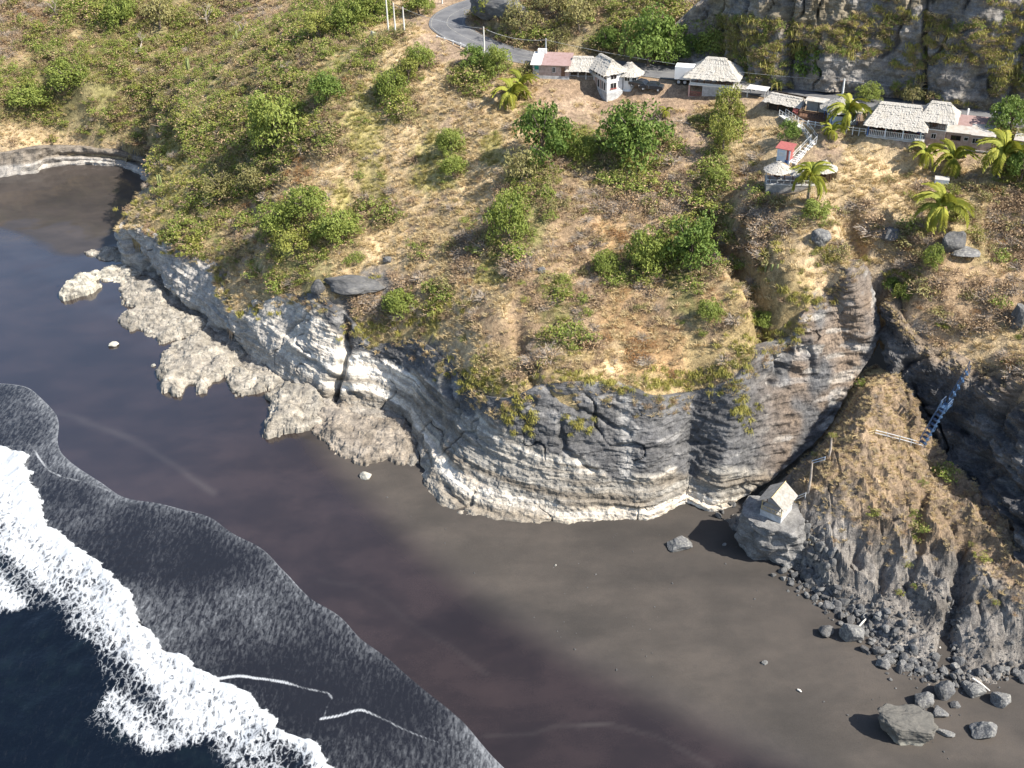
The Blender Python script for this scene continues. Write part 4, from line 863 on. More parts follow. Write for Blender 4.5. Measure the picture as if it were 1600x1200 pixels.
for i in k[:110]:
    o = bpy.data.objects.new('dry_shrub', DB[i % 5]); o.location = (mxx[i], myy[i], mzz[i]-.05); o.rotation_euler = (0, 0, rng.uniform(0, 6.28)); s = rng.uniform(.35, .9); o.scale = (s, s, s*.75); link(o); tag(o, 'low leafless brown shrub on the debris mound '+min([(1345,610,'at its very top'),(1300,690,'by the bamboo railing'),(1400,680,'by the grey pole railing'),(1260,770,'behind the beach hut'),(1340,770,'in its middle above the gullies'),(1440,760,'below the blue stairs'),(1500,790,'along the ravine wall'),(1570,880,'at its far right side'),(1380,850,'on its gullied lower face')], key=lambda m: (m[0]-mu[i])**2+(m[1]-mv[i])**2)[2], 'shrub', 'dry shrubs of the mound')
for n_, (u, v, r_, ms) in enumerate([(1472,733,26,GB[0]),(1440,820,18,GB[2]),(1425,838,14,GB[1]),(1425,800,12,GB[3]),(1365,800,14,GB[4]),(1415,880,10,GB[5]),(1430,915,8,GB[1]),(1520,850,8,GB[5]),(1535,870,16,GB[4]),(1345,597,13,GB[1]),(1295,680,8,GB[0]),(1275,708,8,GB[2]),(1235,790,10,GB[4]),(1440,752,10,GB[2]),(1555,940,8,GB[5]),(1405,925,9,GB[4])]):
    p = on_mound(u, v+r_*.4); s = r_/ppm(p); o = bpy.data.objects.new('green_shrub', ms); o.location = p; o.rotation_euler = (0, 0, n_*1.3); o.scale = (s, s, s*.9); link(o)
    tag(o, ['largest pale green shrub on the debris mound, beside the ravine wall', 'bright green shrub halfway up a gully of the debris mound', 'small bright green bush among the rocks of the debris mound'][min(n_, 2)], 'shrub', 'green shrubs on the mound')

# ------------------------------------------------------------------ trees, one by one
def tree(u, vb, wpx, hpx, crown, label, name='broadleaf_tree', trunk=True, P=None, flat=None):
    p = on_hill(u, vb) if P is None else np.array(P); k = ppm(p); R_ = wpx*.5/k; Hh = hpx/k/.93
    e = empty(name, p, rng.uniform(0, 6.28), label, 'tree')
    c = obj('crown', crown, e); ch = Hh*.62; c.location = (0, 0, Hh*.44); c.scale = (R_, R_, ch)
    t = obj('trunk', TRK[int(rng.integers(3))], e); t.scale = (R_*.9, R_*.9, max(.5, Hh*.75)); return e
TREES = [(435,235,84,84,CRG[0],'wide flat-topped green tree on the slope above the far headland'),(848,258,84,92,CRD[0],'dense green tree below the pink-roofed house'),(993,262,108,98,CRD[1],'largest dark green tree on the slope below the two-storey thatched house'),(797,378,62,80,CRG[1],'lone upright green tree casting a shadow in the middle of the slope'),
(1078,425,80,88,CRD[2],'dark green tree beside the dark gully'),(1012,425,66,70,CRG[2],'light green tree left of the dark tree by the gully'),(740,108,40,36,CRD[0],'dark round tree beside the white pole at the roadside'),(778,122,42,48,CRG[0],'paler round tree between the roadside pole and the pink house'),
(656,106,42,36,CRG[1],'uppermost tree of the diagonal row under the road bend'),(638,130,44,40,CRO[1],'yellowish middle tree of the diagonal row under the road bend'),(612,158,50,46,CRG[2],'lowest tree of the diagonal row under the road bend'),(705,242,42,40,CRG[0],'upper of two small green trees on the tan slope'),(707,276,40,36,CRG[1],'lower of two small green trees on the tan slope'),
(818,290,62,60,CRO[0],'olive tree left of the dense green tree'),(908,252,44,40,CRG[2],'small green tree between the two large slope trees'),(1012,104,84,84,CRD[2],'tall dark spreading tree shading the parked car'),(1052,102,60,60,CRD[0],'dark green tree right behind the parked truck'),(1112,92,58,46,CRG[1],'green tree behind the hipped thatched house'),(948,80,36,36,CRD[1],'small dark tree behind the two-storey house roof'),
(1185,128,64,58,CRD[0],'dark tree at the foot of the rock cutting beside the road'),(1270,132,68,62,CRD[2],'broad dark tree against the rock cutting'),(1577,208,66,52,CRD[1],'dense dark green tree at the end of the pink-roofed house'),(1592,292,52,60,CRD[0],'dark green tree at the edge below the last palm'),(815,62,62,58,CRO[0],'olive tree in the road bend by the rock'),(870,84,44,44,CRO[0],'olive tree on the bank behind the pink house'),(762,30,46,40,CRO[1],'small yellowish tree at the inside of the road bend'),
(1230,222,32,34,CRD[0],'dark green tree beside the white stairway'),(1275,345,46,30,CRG[0],'low green tree beneath the palm by the stone terrace'),(1130,240,50,60,CRO[1],'loose lower tree in the row beside the hipped house'),(1138,195,52,60,CRO[1],'loose upper tree in the row beside the hipped house'),(512,160,52,46,CRD[1],'dark tree on the upper left slope beside bare bushes'),(1358,158,36,28,CRG[1],'low green tree behind the round palapa roof'),(1425,165,34,30,CRO[0],'olive tree behind the restaurant roof'),(626,490,50,36,CRG[2],'rounded bright green bush tree near the cliff edge'),
(440,365,70,52,CRG[0],'left tree of the green thicket above the pale cliff'),(480,345,66,54,CRG[2],'middle tree of the green thicket above the pale cliff'),(525,375,70,50,CRG[1],'right tree of the green thicket above the pale cliff'),(460,400,60,40,CRO[1],'front tree of the green thicket above the pale cliff'),(400,300,58,46,CRO[0],'olive tree at the left of the bare track'),(345,310,56,44,CRO[0],'olive tree on the headland slope'),
(545,45,60,44,CRG[1],'green tree at the upper left of the road bend'),(585,30,54,44,CRG[2],'bright green tree behind the power poles'),(500,60,50,40,CRO[1],'yellowish tree left of the power poles'),(655,22,50,40,CRG[0],'green tree behind the road bend'),(905,50,60,56,CRO[0],'olive tree high on the bank above the road'),(860,30,56,50,CRO[0],'olive tree at the top of the bank'),(250,45,60,50,CRO[0],'olive tree high on the far hillside'),(190,40,52,44,CRG[1],'green tree high on the far hillside'),(110,140,64,40,CRG[0],'green tree low on the far hillside'),(50,170,62,36,CRG[2],'green tree lowest on the far hillside'),
(1120,285,36,26,CRG[1],'small green tree near the head of the dark gully'),(1108,500,40,34,CRG[1],'green tree at the lower end of the gully'),(1190,510,40,26,CRG[0],'low green tree at the cliff edge by the gully'),(945,430,40,40,CRG[2],'light green tree left of the gully thicket'),(1410,470,32,26,CRG[0],'green tree above the ravine head'),(1455,420,30,40,CRG[1],'green tree under the boulder below the palm'),(1390,455,30,22,CRD[1],'dark tree at the head of the ravine')]
SKP = []
for a in TREES:
    e_ = tree(*a[:5], a[5]); R_ = a[2]*.5/ppm(e_.location)
    for q in range(5):
        an = rng.uniform(0, 6.28); x_, y_ = e_.location.x+math.cos(an)*R_*rng.uniform(.7, 1.25), e_.location.y+math.sin(an)*R_*rng.uniform(.7, 1.25); SKP.append((x_, y_, float(ground_z(x_, y_))-.1, R_*rng.uniform(.25, .5)))
SKP = np.array([q for q in SKP if seg_dist(np.array([q[0]]), np.array([q[1]]), [tuple(p[:2]) for p in ROADW])[0][0] > 4.5])
_u, _v = proj(SKP[:, :3]); _k = np.ones(len(SKP), bool)
for a, b, c, d in KEEP_OUT: _k &= ~((_u > a) & (_u < c) & (_v < b) & (_v > d))
SKP = SKP[_k]
for q in range(3): k = np.arange(q, len(SKP), 3); gn_scatter('tree_undergrowth', [GB[0], OB[0], GB[4]][q], SKP[k, :3], rng.uniform(0, 6.28, len(k)), np.stack([SKP[k, 3]]*3, 1), 'mixed undergrowth round the feet of the trees', 'undergrowth')
for u, v, h_, i in ((325,45,42,0),(1090,720,1,1),(220,90,40,2),(470,250,30,1),(735,472,26,2),(860,395,30,0),(90,30,36,0),(450,120,34,2),(380,60,38,1)):
    if v > 650: continue
    p = on_hill(u, v); s = h_/ppm(p)/1.0; e = obj('bare_tree', BARE[i]); e.location = p; e.scale = (s, s, s); e.rotation_euler = (0, 0, u); tag(e, 'pale leafless bare tree '+area(u, v), 'tree', 'bare trees of the hillside')
MCA = mat_simple('cactus_green', (.22,.25,.10), .8, .2, .2, 2.0)
for ci, (u, v, h_, n) in enumerate(((297,115,34,4),(308,138,20,2),(1155,400,24,2),(1210,425,18,2),(250,292,24,3),(370,70,26,3),(1195,420,22,2))):
    p = on_hill(u, v); g = Geo(); s = h_/ppm(p)
    for k in range(n):
        b = np.array([rng.normal(0, .35), rng.normal(0, .35), -.2]); hh = s*rng.uniform(.6, 1); tube(g, [b, b+[0, 0, hh*.5], b+[.05, 0, hh*.97], b+[.05, 0, hh]], [.13, .15, .13, .02], 6)
    o = obj('column_cactus', g.mesh('column_cactus', [MCA], True)); o.location = p; tag(o, ['tall group of column cacti on the far hillside', 'lower pair of column cacti on the far hillside', 'pair of column cacti beside the dark gully', 'short column cacti at the cliff above the ravine', 'column cacti on the tip of the headland', 'column cacti on the upper far hillside', 'column cacti below the dark gully trees'][ci], 'cactus')
def palm(u, vb, vc, wpx, label, lean=(0.0, 0.0), nf=19):
    p = on_hill(u, vb); k = ppm(p); Hh = max(.6, (vb-vc)/k/.93); R_ = wpx*.5/k*1.18
    e = empty('coconut_palm', p, rng.uniform(0, 6.28), label, 'palm')
    g = Geo(); tp = np.array([lean[0], lean[1], Hh]); t = np.linspace(0, 1, 9)[:, None]; tube(g, np.concatenate([[[0, 0, -.6]], tp*t+np.array([[.12, .05, 0]])*np.sin(t*3.1)]), np.concatenate([[.24], np.linspace(.22, .13, 9)]), 8)
    obj('trunk', g.mesh('trunk', [MPT], True), e)
    for i in range(nf):
        f = obj('frond', FRD[i % 2], e); f.location = tp; el = [-.55, -.15, .35, .8][i % 4]+rng.normal(0, .12); f.rotation_euler = Matrix.Rotation(i*2.399+rng.normal(0, .15), 3, 'Z').to_4x4().to_euler(); f.rotation_euler = (rng.normal(0, .15), -el, i*2.399+rng.normal(0, .15)); s = R_*rng.uniform(.9, 1.1)*(1.0 if el > -.3 else .9); f.scale = (s, s, s)
    return e
for a in [(800,166,148,50,'left of two small palms by the pink-roofed house'),(815,150,132,44,'right of two small palms by the pink-roofed house'),(1322,205,176,60,'yellow-green palm in front of the round palapa roof'),(1298,216,205,34,'young stemless palm beside the white fence'),(1263,312,278,64,'palm leaning over the stone terrace with the palapas'),(1443,262,242,48,'smallest palm under the brick tower house'),(1487,268,250,60,'palm in front of the carport'),(1560,280,240,72,'tall palm at the corner of the pink-roofed low house'),(1466,360,322,78,'palm standing alone lowest on the slope'),(1040,184,174,20,'tiny young palm on the bare yard')]: palm(*a)
# ------------------------------------------------------------------ rocks
MST = mat_stone('boulder_grey', (.132,.132,.135)); MSTP = mat_stone('boulder_pale', (.42,.40,.345), (.58,.56,.49), .6); MSTD = mat_stone('boulder_dark', (.10,.10,.102), (.26,.25,.22), .35)
def rock_np(seed, sub=3, chops=7, rough=.10, squash=(1, 1, 1), lo=.55, hi=.85):
    bm = bmesh.new(); bmesh.ops.create_icosphere(bm, subdivisions=sub, radius=1.0); V = np.array([v.co[:] for v in bm.verts]); Fc = np.array([[v.index for v in f.verts] for f in bm.faces]); bm.free()
    r = np.random.default_rng(seed)
    for _ in range(chops):
        n = r.normal(size=3); n /= np.linalg.norm(n); d = r.uniform(lo, hi); ex = V@n-d; V = V-np.maximum(ex, 0)[:, None]*n*.92
    V = V*(1+rough*fbm(V[:, 0], V[:, 1], V[:, 2], 1.3, 4, seed))[:, None]
    return V*np.array(squash), Fc
def rock_mesh(name, seed, mat, **k):
    V, Fc = rock_np(seed, **k); return mesh_np(name, V, Fc, [mat], False)
RK = [rock_mesh('rock', 400+i, [MST, MSTD][i % 2], sub=2, chops=14, lo=.42, hi=.75) for i in range(8)]
def boulder(u, v, w_, h_, mat, label, where='sand', seed=None, name='boulder', yaw=0, dep=.8, sub=4, chops=13, rough=.12, group=None):
    p = pxs(u, v) if where == 'sand' else (on_mound(u, v) if where == 'mound' else on_hill(u, v)); k = ppm(p)
    me = rock_mesh(name, seed or int(u), mat, sub=sub, chops=chops, rough=rough); o = obj(name, me); R_ = w_*.5/k*1.1; hz = h_/k*.62
    o.location = p+[0, 0, hz*.35]; o.scale = (R_, R_*dep, hz); o.rotation_euler = (0, 0, yaw); tag(o, label, 'boulder', group); return o
for a in [(1440,1098,32,34,MST,'rounded grey boulder on the sand just above the largest boulder'),(1472,1085,34,36,MST,'tall grey boulder at the foot of the rubble, left of the driftwood'),(1522,1082,32,22,MST,'low grey boulder under the white driftwood log'),(1562,1098,36,28,MST,'grey boulder at the end of the driftwood log'),(1535,1145,40,30,MST,'pale-footed grey boulder alone on the sand near the corner'),(1467,1115,26,14,MST,'flat low grey rock below the rounded boulder'),(1492,1104,16,11,MST,'small grey rock between boulders on the sand'),(1328,997,38,40,MST,'big rounded boulder at the edge of the rubble slope'),(1291,992,24,20,MSTD,'dark round boulder left of the big rounded one'),(1372,1020,20,18,MSTD,'dark half buried boulder at the rubble edge'),(1380,1040,24,18,MST,'upper half buried grey boulder beside the dark one'),(1062,855,38,20,MST,'low grey rock alone on the open sand'),(1132,852,6,6,MST,'tiny rock on the sand beside the hut rock'),(572,745,20,10,MSTP,'small pale rock on the wet sand below the cliff'),(1208,900,9,8,MSTD,'small dark stone on the sand below the hut rock'),(868,884,4,4,MSTP,'tiny white stone in the middle of the sand'),(1195,1037,9,7,MST,'small grey stone alone on the sand'),(178,540,16,7,MSTP,'flat pale stone in the shallow wet sand'),(240,572,7,5,MSTP,'tiny pale stone in the wet sand off the ledges')]: boulder(*a)
def big_boulder():
    p = pxs(1420,1152); k = ppm(p); V, Fc = rock_np(77, 5, 4, .08); V = np.clip(V*1.25, -.92, .92); V = V*(1+.13*fbm(V[:, 0], V[:, 1], V[:, 2], 2.0, 5, 8))[:, None]
    V[:, 0] += -.18*V[:, 2]; t = NT('boulder_tide_marked'); v = t.obj(); n1 = t.noise(v, 2, 6, .65); sp = t.n('SeparateXYZ'); t.l(v, sp.inputs[0])
    lo = t.rng(t.math('ADD', sp.outputs[2], t.math('MULTIPLY', n1, .5)), -.75, .15); st = t.noise(t.obj((9, 9, .8)), 1, 4); c = t.mix(lo, (.44,.42,.35), (.105,.10,.09)); c = t.mix(t.math('MULTIPLY', t.rng(st, .5, .7), .5), c, (.16,.15,.13)); t.base(c); t.rough(.9, .2); t.bump(t.math('ADD', n1, st), .6, .12)
    o = obj('boulder', mesh_np('boulder', V, Fc, [t.m])); R_ = 43/k; o.scale = (R_, R_*.58, 2.0); o.location = p+[0, .5, 1.2]; o.rotation_euler = (0, 0, -.12); tag(o, 'largest boulder on the sand, grey above and whitish at its foot', 'boulder')
big_boulder()
boulder(1475,1146,32,9,MST,'slim flat rock beside the largest boulder', dep=.4, yaw=-.45)
boulder(545,448,100,22,MSTD,'long smooth dark boulder in the grass above the pale cliff','hill',dep=.5,rough=.16,chops=11,yaw=-.1); boulder(500,455,24,24,MSTD,'dark boulder touching the long smooth one','hill'); boulder(604,410,16,14,MSTD,'small dark boulder up the slope from the long one','hill')
boulder(1486,385,40,34,MSTD,'angular dark boulder below the lone palm','hill'); boulder(1281,378,32,28,MST,'grey boulder below the low tree by the terrace','hill'); boulder(1592,505,34,46,MSTD,'dark layered boulder at the edge of the brown slope','hill'); boulder(1395,372,38,20,MSTD,'flat dark outcrop on the dry slope left of the lone palm','hill'); boulder(1505,398,50,14,MST,'low grey outcrop below the angular boulder','hill'); boulder(845,425,18,10,MST,'pale grey rock among dry bushes','hill'); boulder(808,393,16,10,MST,'grey rock under the lone upright tree','hill'); boulder(407,498,20,12,MSTP,'pale rock at the top of the pale cliff','hill'); boulder(585,60,18,14,MSTP,'pale rock pile beside the power poles','hill')
boulder(778,20,100,46,MSTD,'dark shaded rock outcrop on the inside of the road bend','hill',dep=.45,rough=.2,chops=12,yaw=-.5)
rub = []
for (u0, v0, u1, v1, wd, n) in ((1225,885,1330,960,26,170),(1330,965,1440,1050,32,200),(1420,1030,1520,1075,24,120),(1530,1060,1610,1045,20,70),(1255,820,1300,900,22,60),(1480,930,1495,1040,14,60),(1340,960,1420,985,22,70),(1150,790,1120,800,18,16)):
    for _ in range(n):
        t = rng.random(); rub.append((u0+(u1-u0)*t+rng.normal(0, wd*.45), v0+(v1-v0)*t+rng.normal(0, wd*.45), rng.uniform(0, 1)**3.2*17+3.5))
rub.sort(key=lambda q: -q[2])
RP, RS = [], []
for i, (u, v, s_) in enumerate(rub):
    p = on_mound(u, v); ps = pxs(u, v)
    if not in_poly(np.array([p[0]]), np.array([p[1]]), MPOLY)[0] or p[2] < ps[2]: p = ps
    s = s_*.5/ppm(p)*1.15
    if i < 280:
        o = bpy.data.objects.new('rubble_rock', RK[i % 8]); o.location = p+[0, 0, s*.25]; o.scale = (s*rng.uniform(.8, 1.25), s*rng.uniform(.7, 1.1), s*rng.uniform(.6, 1)); o.rotation_euler = tuple(rng.uniform(0, 6.28, 3)*[.2, .2, 1]); link(o)
        wz = min([(1230,880,'touching the hut rock'),(1262,905,'just below the hut rock'),(1290,935,'in the rubble fan below the hut'),(1270,850,'in the gap behind the hut rock'),(1325,968,'above the big rounded boulder'),(1350,1000,'right of the big rounded boulder'),(1385,1010,'by the half buried boulders'),(1415,1040,'at the tip of the rubble slope'),(1450,1060,'behind the rounded boulders'),(1490,1060,'by the bleached log'),(1485,1000,'in the dark gully of the mound'),(1490,945,'high in the dark gully'),(1540,1060,'past the bleached log'),(1585,1050,'at the far end of the mound foot'),(1380,970,'high on the rubble slope'),(1130,795,'in the shadow below the cliff')], key=lambda m: (m[0]-u)**2+(m[1]-v)**2)[2]
        tag(o, ('large blocky' if s_ > 12 else ('angular' if s_ > 7 else 'small angular'))+' grey rubble rock '+wz, 'rock', 'rubble rocks at the mound foot')
    else: RP.append(p); RS.append(s)
for q in range(3): gn_scatter('rubble', RK[q], np.array(RP[q::3]), rng.uniform(0, 6.28, len(RP[q::3])), np.stack([RS[q::3]]*3, 1), 'small loose rubble at the foot of the mound', 'rubble')
fx_ = rng.uniform(30, 73, 4200); fy_ = rng.uniform(88, 128, 4200); k_ = in_poly(fx_, fy_, MPOLY); fx_, fy_ = fx_[k_], fy_[k_]; fz_ = mound_z(fx_, fy_); k_ = (fz_ > -.2) & (fz_ < 3.6+1.5*fbm(fx_, fy_, 0, .3, 2, 5)); fx_, fy_, fz_ = fx_[k_], fy_[k_], fz_[k_]; s_ = rng.uniform(0, 1, len(fx_))**2*.28+.06
gn_scatter('scree', RK[5], np.stack([fx_, fy_, fz_+.02], 1), rng.uniform(0, 6.28, len(fx_)), np.stack([s_]*3, 1), 'fine grey scree over the lower mound', 'scree')
# pale ledges running out from the cliff foot
def ledge(poly, ht, label, name='rock_ledge', mat=MR, tint=(.50,.475,.41), seed=1, base=-.6):
    W = np.array([pxs(u, v)[:2] for u, v in poly]); c = W.mean(0); x0, y0 = W.min(0)-2.2; x1, y1 = W.max(0)+2.2; st = .16
    X_, Y_ = np.meshgrid(np.arange(x0, x1, st), np.arange(y0, y1, st)); pl = [tuple(p) for p in W]; d, _, _ = seg_dist(X_, Y_, pl+[pl[0]]); ins = in_poly(X_, Y_, pl); sd_ = np.where(ins, d, -d)+.75+.8*fbm(X_, Y_, 0, .5, 5, seed, .6)
    prof = sstep(-.1, .28, sd_)*.55+sstep(.3, 2.6, sd_)*.45
    st1 = fbm(X_, Y_, 0, .35, 4, seed+3); Z_ = base+(ht-base)*prof+(.65*st1+.22*np.abs(fbm(X_, Y_, 0, 1.2, 3, seed+4)))*prof
    step_ = .5; Z2 = np.floor(Z_/step_)*step_+step_*sstep(.35, .75, (Z_/step_) % 1); Z_ = Z_*.45+Z2*.55; Z_ += beach_z(X_, Y_)
    kp = sd_ > -.55; Fc = grid_faces(*X_.shape); Fc = Fc[kp.ravel()[Fc].all(1)]; us = np.unique(Fc); rm_ = np.full(X_.size, -1); rm_[us] = np.arange(len(us))
    n1_ = fbm(X_, Y_, 0, .6, 4, seed+7); cc = np.array(tint)*(1+.25*n1_)[..., None]; dk = sstep(.1, .6, fbm(X_, Y_, 0, .3, 3, seed+9))[..., None]*(prof > .8)[..., None]; ck = (1-sstep(.02, .12, np.abs(noise(X_*.5+.4*st1, Y_*.8, 0, seed+12))))[..., None]; cc = cc*(1-.6*ck)+np.array([.10,.09,.08])*.6*ck; cc = cc*(1-.45*dk)+np.array([.27,.245,.215])*.45*dk
    me = mesh_np(name, np.stack([X_, Y_, Z_], -1).reshape(-1, 3)[us], rm_[Fc], [mat], False); vcol(me, 'gcol', cc.reshape(-1, 3)[us]); return tag(obj(name, me), label, 'rock')
for i, (pl, ht, lb) in enumerate([([(91,464),(110,445),(125,432),(150,437),(151,450),(135,460),(110,465)],1.6,'lone flat-topped pale rock standing off in the wet sand'),([(140,396),(167,391),(193,392),(198,410),(173,406)],.8,'farthest pale ledge under the headland tip'),([(140,430),(181,413),(204,412),(215,428),(196,439),(159,434)],.9,'white ledge pointing at the lone rock'),([(193,459),(204,436),(240,437),(276,472),(255,482),(213,481)],1.2,'grey stepped ledge under the dark overhang'),([(194,510),(198,490),(255,481),(320,507),(312,520),(283,530),(252,532),(227,518)],1.4,'long pale ledge with a blunt rounded end'),([(249,583),(269,552),(298,524),(326,530),(380,555),(360,585),(332,594),(315,609),(295,595),(280,615),(256,609)],1.4,'widest ragged ledge with fingers reaching into the wet sand'),([(360,598),(366,580),(436,585),(444,602),(411,607),(377,620)],1.3,'narrow pale ledge curving back to the cliff'),([(427,621),(447,602),(504,612),(514,641),(495,666),(419,679),(427,655)],1.9,'rough pale ledge with dark hollows beside the sea cave'),([(498,648),(541,638),(634,666),(650,709),(637,719),(563,720),(527,707),(493,680)],1.5,'broad brownish ledge below the white cliff band')]):
    ledge(pl, ht*1.05, lb, seed=500+i*13, tint=(.46,.435,.37) if i in (0, 2) else ((.27,.235,.195) if i == 8 else (.325,.30,.258)))
ledge([(188,372),(205,398),(226,436),(262,476),(300,508),(345,545),(380,572),(430,606),(470,628),(512,652),(560,664),(610,690),(645,722),(652,700),(632,660),(585,640),(530,625),(470,590),(400,545),(330,490),(270,440),(230,400)], .85, 'low dark rock apron along the foot of the whole left cliff', seed=777, tint=(.30,.275,.24))
# the rock that carries the hut
top = [(1154,802),(1178,822),(1240,832),(1256,812),(1240,780),(1172,776)]; bot = [(1150,858),(1176,880),(1240,892),(1268,872),(1248,818),(1164,812)]
Tn = np.array([px(u, v, 6.6) for u, v in top]); Bn = np.array([px(u, v, -.6) for u, v in bot]); n_ = 96
def loop(P, n):
    P = np.vstack([P, P[:1]]); L = np.concatenate([[0], np.cumsum(np.linalg.norm(np.diff(P, axis=0), axis=1))]); s = np.linspace(0, L[-1], n, endpoint=False); return np.stack([np.interp(s, L, P[:, k]) for k in range(3)], 1)
T2, B2 = loop(Tn, n_), loop(Bn, n_); rows = [B2*(1-t)+T2*t for t in np.linspace(0, 1, 46)]; cT = T2.mean(0); rows += [T2*(1-t)+(cT+[0, 0, .5])*t for t in (.15, .35, .6, .85, .99)]
P = np.stack(rows, 0); ctr = P.mean(1, keepdims=True); dr = P-ctr; dr[..., 2] = 0; dr /= np.linalg.norm(dr, axis=2, keepdims=True)+1e-6; x_, y_, z_ = P[..., 0], P[..., 1], P[..., 2]
P = P+dr*(.55*fbm(x_, y_, z_, .35, 4, 601)+.15*np.sin(z_*4.5+x_)*.6+.2*fbm(x_, y_, z_, 1.3, 3, 603))[..., None]*np.concatenate([np.ones(46), np.linspace(.8, .1, 5)])[:, None, None]
Pc = np.concatenate([P, P[:, :1]], 1); me = mesh_np('hut_rock', Pc.reshape(-1, 3), grid_faces(*Pc.shape[:2]), [MR]); vcol(me, 'gcol', np.broadcast_to(np.array([.20,.197,.193]), Pc.shape).reshape(-1, 3)*(1+.2*fbm(Pc[..., 0], Pc[..., 1], Pc[..., 2], .5, 3, 605).reshape(-1, 1))); tag(obj('rock_outcrop', me), 'block of grey rock standing on the sand under the beach hut', 'rock')

# ------------------------------------------------------------------ building helpers
def Q(g, a, b, c, d, mi=0): g.add([a, b, c, d], [[0, 1, 2, 3]], mi)
BOXF = np.array([[0,3,2,1],[4,5,6,7],[0,1,5,4],[1,2,6,5],[2,3,7,6],[3,0,4,7]])
def box(g, x0, x1, y0, y1, z0, z1, mi=0): g.add([(x0,y0,z0),(x1,y0,z0),(x1,y1,z0),(x0,y1,z0),(x0,y0,z1),(x1,y0,z1),(x1,y1,z1),(x0,y1,z1)], BOXF, mi)
def bar(g, a, b, w, mi=0, ns=4): tube(g, [a, (np.array(a)+np.array(b))*.5, b], w, ns, mi)
def part(name, parent, mat, fn, smooth=False, bevel=0):
    g = Geo(); fn(g); return obj(name, g.mesh(name, [mat], smooth), parent)
def pbox(name, parent, mat, *b): return part(name, parent, mat, lambda g: box(g, *b))
def mat_thatch():
    t = NT('palm_thatch'); v = t.obj(); n1 = t.noise(t.obj((6, 6, 1.5)), 1.6, 5, .65); n2 = t.noise(v, .7, 4); n3 = t.noise(v, 14, 3, .7)
    c = t.mix(t.rng(n1, .3, .7), (.35,.325,.285), (.57,.54,.49)); c = t.mix(t.math('MULTIPLY', t.rng(n2, .45, .7), .45), c, (.43,.385,.31)); c = t.mix(1.0, c, t.mix(t.rng(n3, .3, .7), (.75,.75,.75), (1.15,1.15,1.15)), 'MULTIPLY')
    t.base(c); t.rough(.95, .05); t.bump(t.math('ADD', n1, n3), .9, .1); return t.m
def mat_corr(name, col, rust):
    t = NT(name); v = t.obj(); w_ = t.n('TexWave'); w_.inputs['Scale'].default_value = 3.2; w_.bands_direction = 'X'; t.l(v, w_.inputs[0]); n = t.noise(v, 1.3, 6, .65)
    c = t.mix(t.rng(n, .4, .68), col, rust); t.base(c); t.rough(.7, .3); t.bump(w_.outputs['Fac'], .5, .05); return t.m
def mat_block(name, c1, c2, mortar, sx=2.2):
    t = NT(name); v = t.obj(); mp = t.n('Mapping'); mp.inputs['Rotation'].default_value = (math.radians(90), 0, 0); t.l(v, mp.inputs[0]); b = t.n('TexBrick'); b.inputs['Scale'].default_value = sx
    for k, cc in (('Color1', c1), ('Color2', c2), ('Mortar', mortar)): b.inputs[k].default_value = (*cc, 1)
    b.inputs['Mortar Size'].default_value = .03; t.l(mp.outputs[0], b.inputs[0]); n = t.noise(v, 1.5, 6, .6)
    t.base(t.mix(1.0, b.outputs['Color'], t.mix(t.rng(n, .3, .7), (.72,.71,.70), (1.15,1.15,1.14)), 'MULTIPLY')); t.rough(.9, .15); t.bump(n, .3, .03); return t.m
MTH = mat_thatch(); MWW = mat_simple('white_paint', (.74,.74,.72), .7, .3, .08, 1.5, .1, (.52,.50,.46)); MWB = mat_simple('white_blue_paint', (.62,.70,.78), .7, .3, .08, 1.5, .1, (.45,.48,.52)); MBL = mat_simple('blue_paint', (.055,.13,.34), .6, .4, .15, 2); MWD = mat_simple('brown_wood', (.15,.085,.055), .7, .3, .25, 4); MRD_ = mat_simple('red_paint', (.32,.10,.09), .6, .4, .15, 3); MGL = mat_simple('dark_window', (.015,.018,.022), .15, .6, .1, 1)
MCON = mat_simple('concrete', (.42,.41,.39), .9, .2, .12, 1.2, .3, (.28,.27,.25)); MBLK = mat_block('pink_block', (.44,.32,.28), (.48,.36,.31), (.42,.38,.35)); MBLG = mat_block('grey_block', (.44,.45,.46), (.50,.51,.52), (.40,.40,.40)); MBRK = mat_block('brick_pink', (.42,.30,.255), (.47,.35,.30), (.45,.41,.37), 4.0); MSTN = mat_block('rubble_masonry', (.22,.22,.22), (.34,.33,.31), (.40,.38,.35), 3.0)
MCG = mat_corr('corrugated_grey', (.44,.43,.40), (.36,.31,.26)); MCP = mat_corr('corrugated_pink', (.34,.235,.22), (.28,.185,.165)); MCW = mat_corr('corrugated_white', (.66,.65,.62), (.52,.49,.45)); MDK = mat_simple('shadowed_interior_wood', (.05,.042,.036), .9, .1, .2, 2); MGN = mat_simple('green_paint', (.04,.26,.20), .6, .3, .15, 2); MMT = mat_simple('grey_metal', (.42,.44,.46), .5, .5, .15, 2); MBB = mat_simple('bamboo_pole', (.46,.36,.19), .8, .2, .25, 3); MBS = mat_simple('blue_steel', (.05,.10,.19), .5, .5, .2, 3); MSTW = mat_simple('stair_concrete', (.62,.61,.58), .85, .2, .12, 2, .2, (.45,.42,.38))
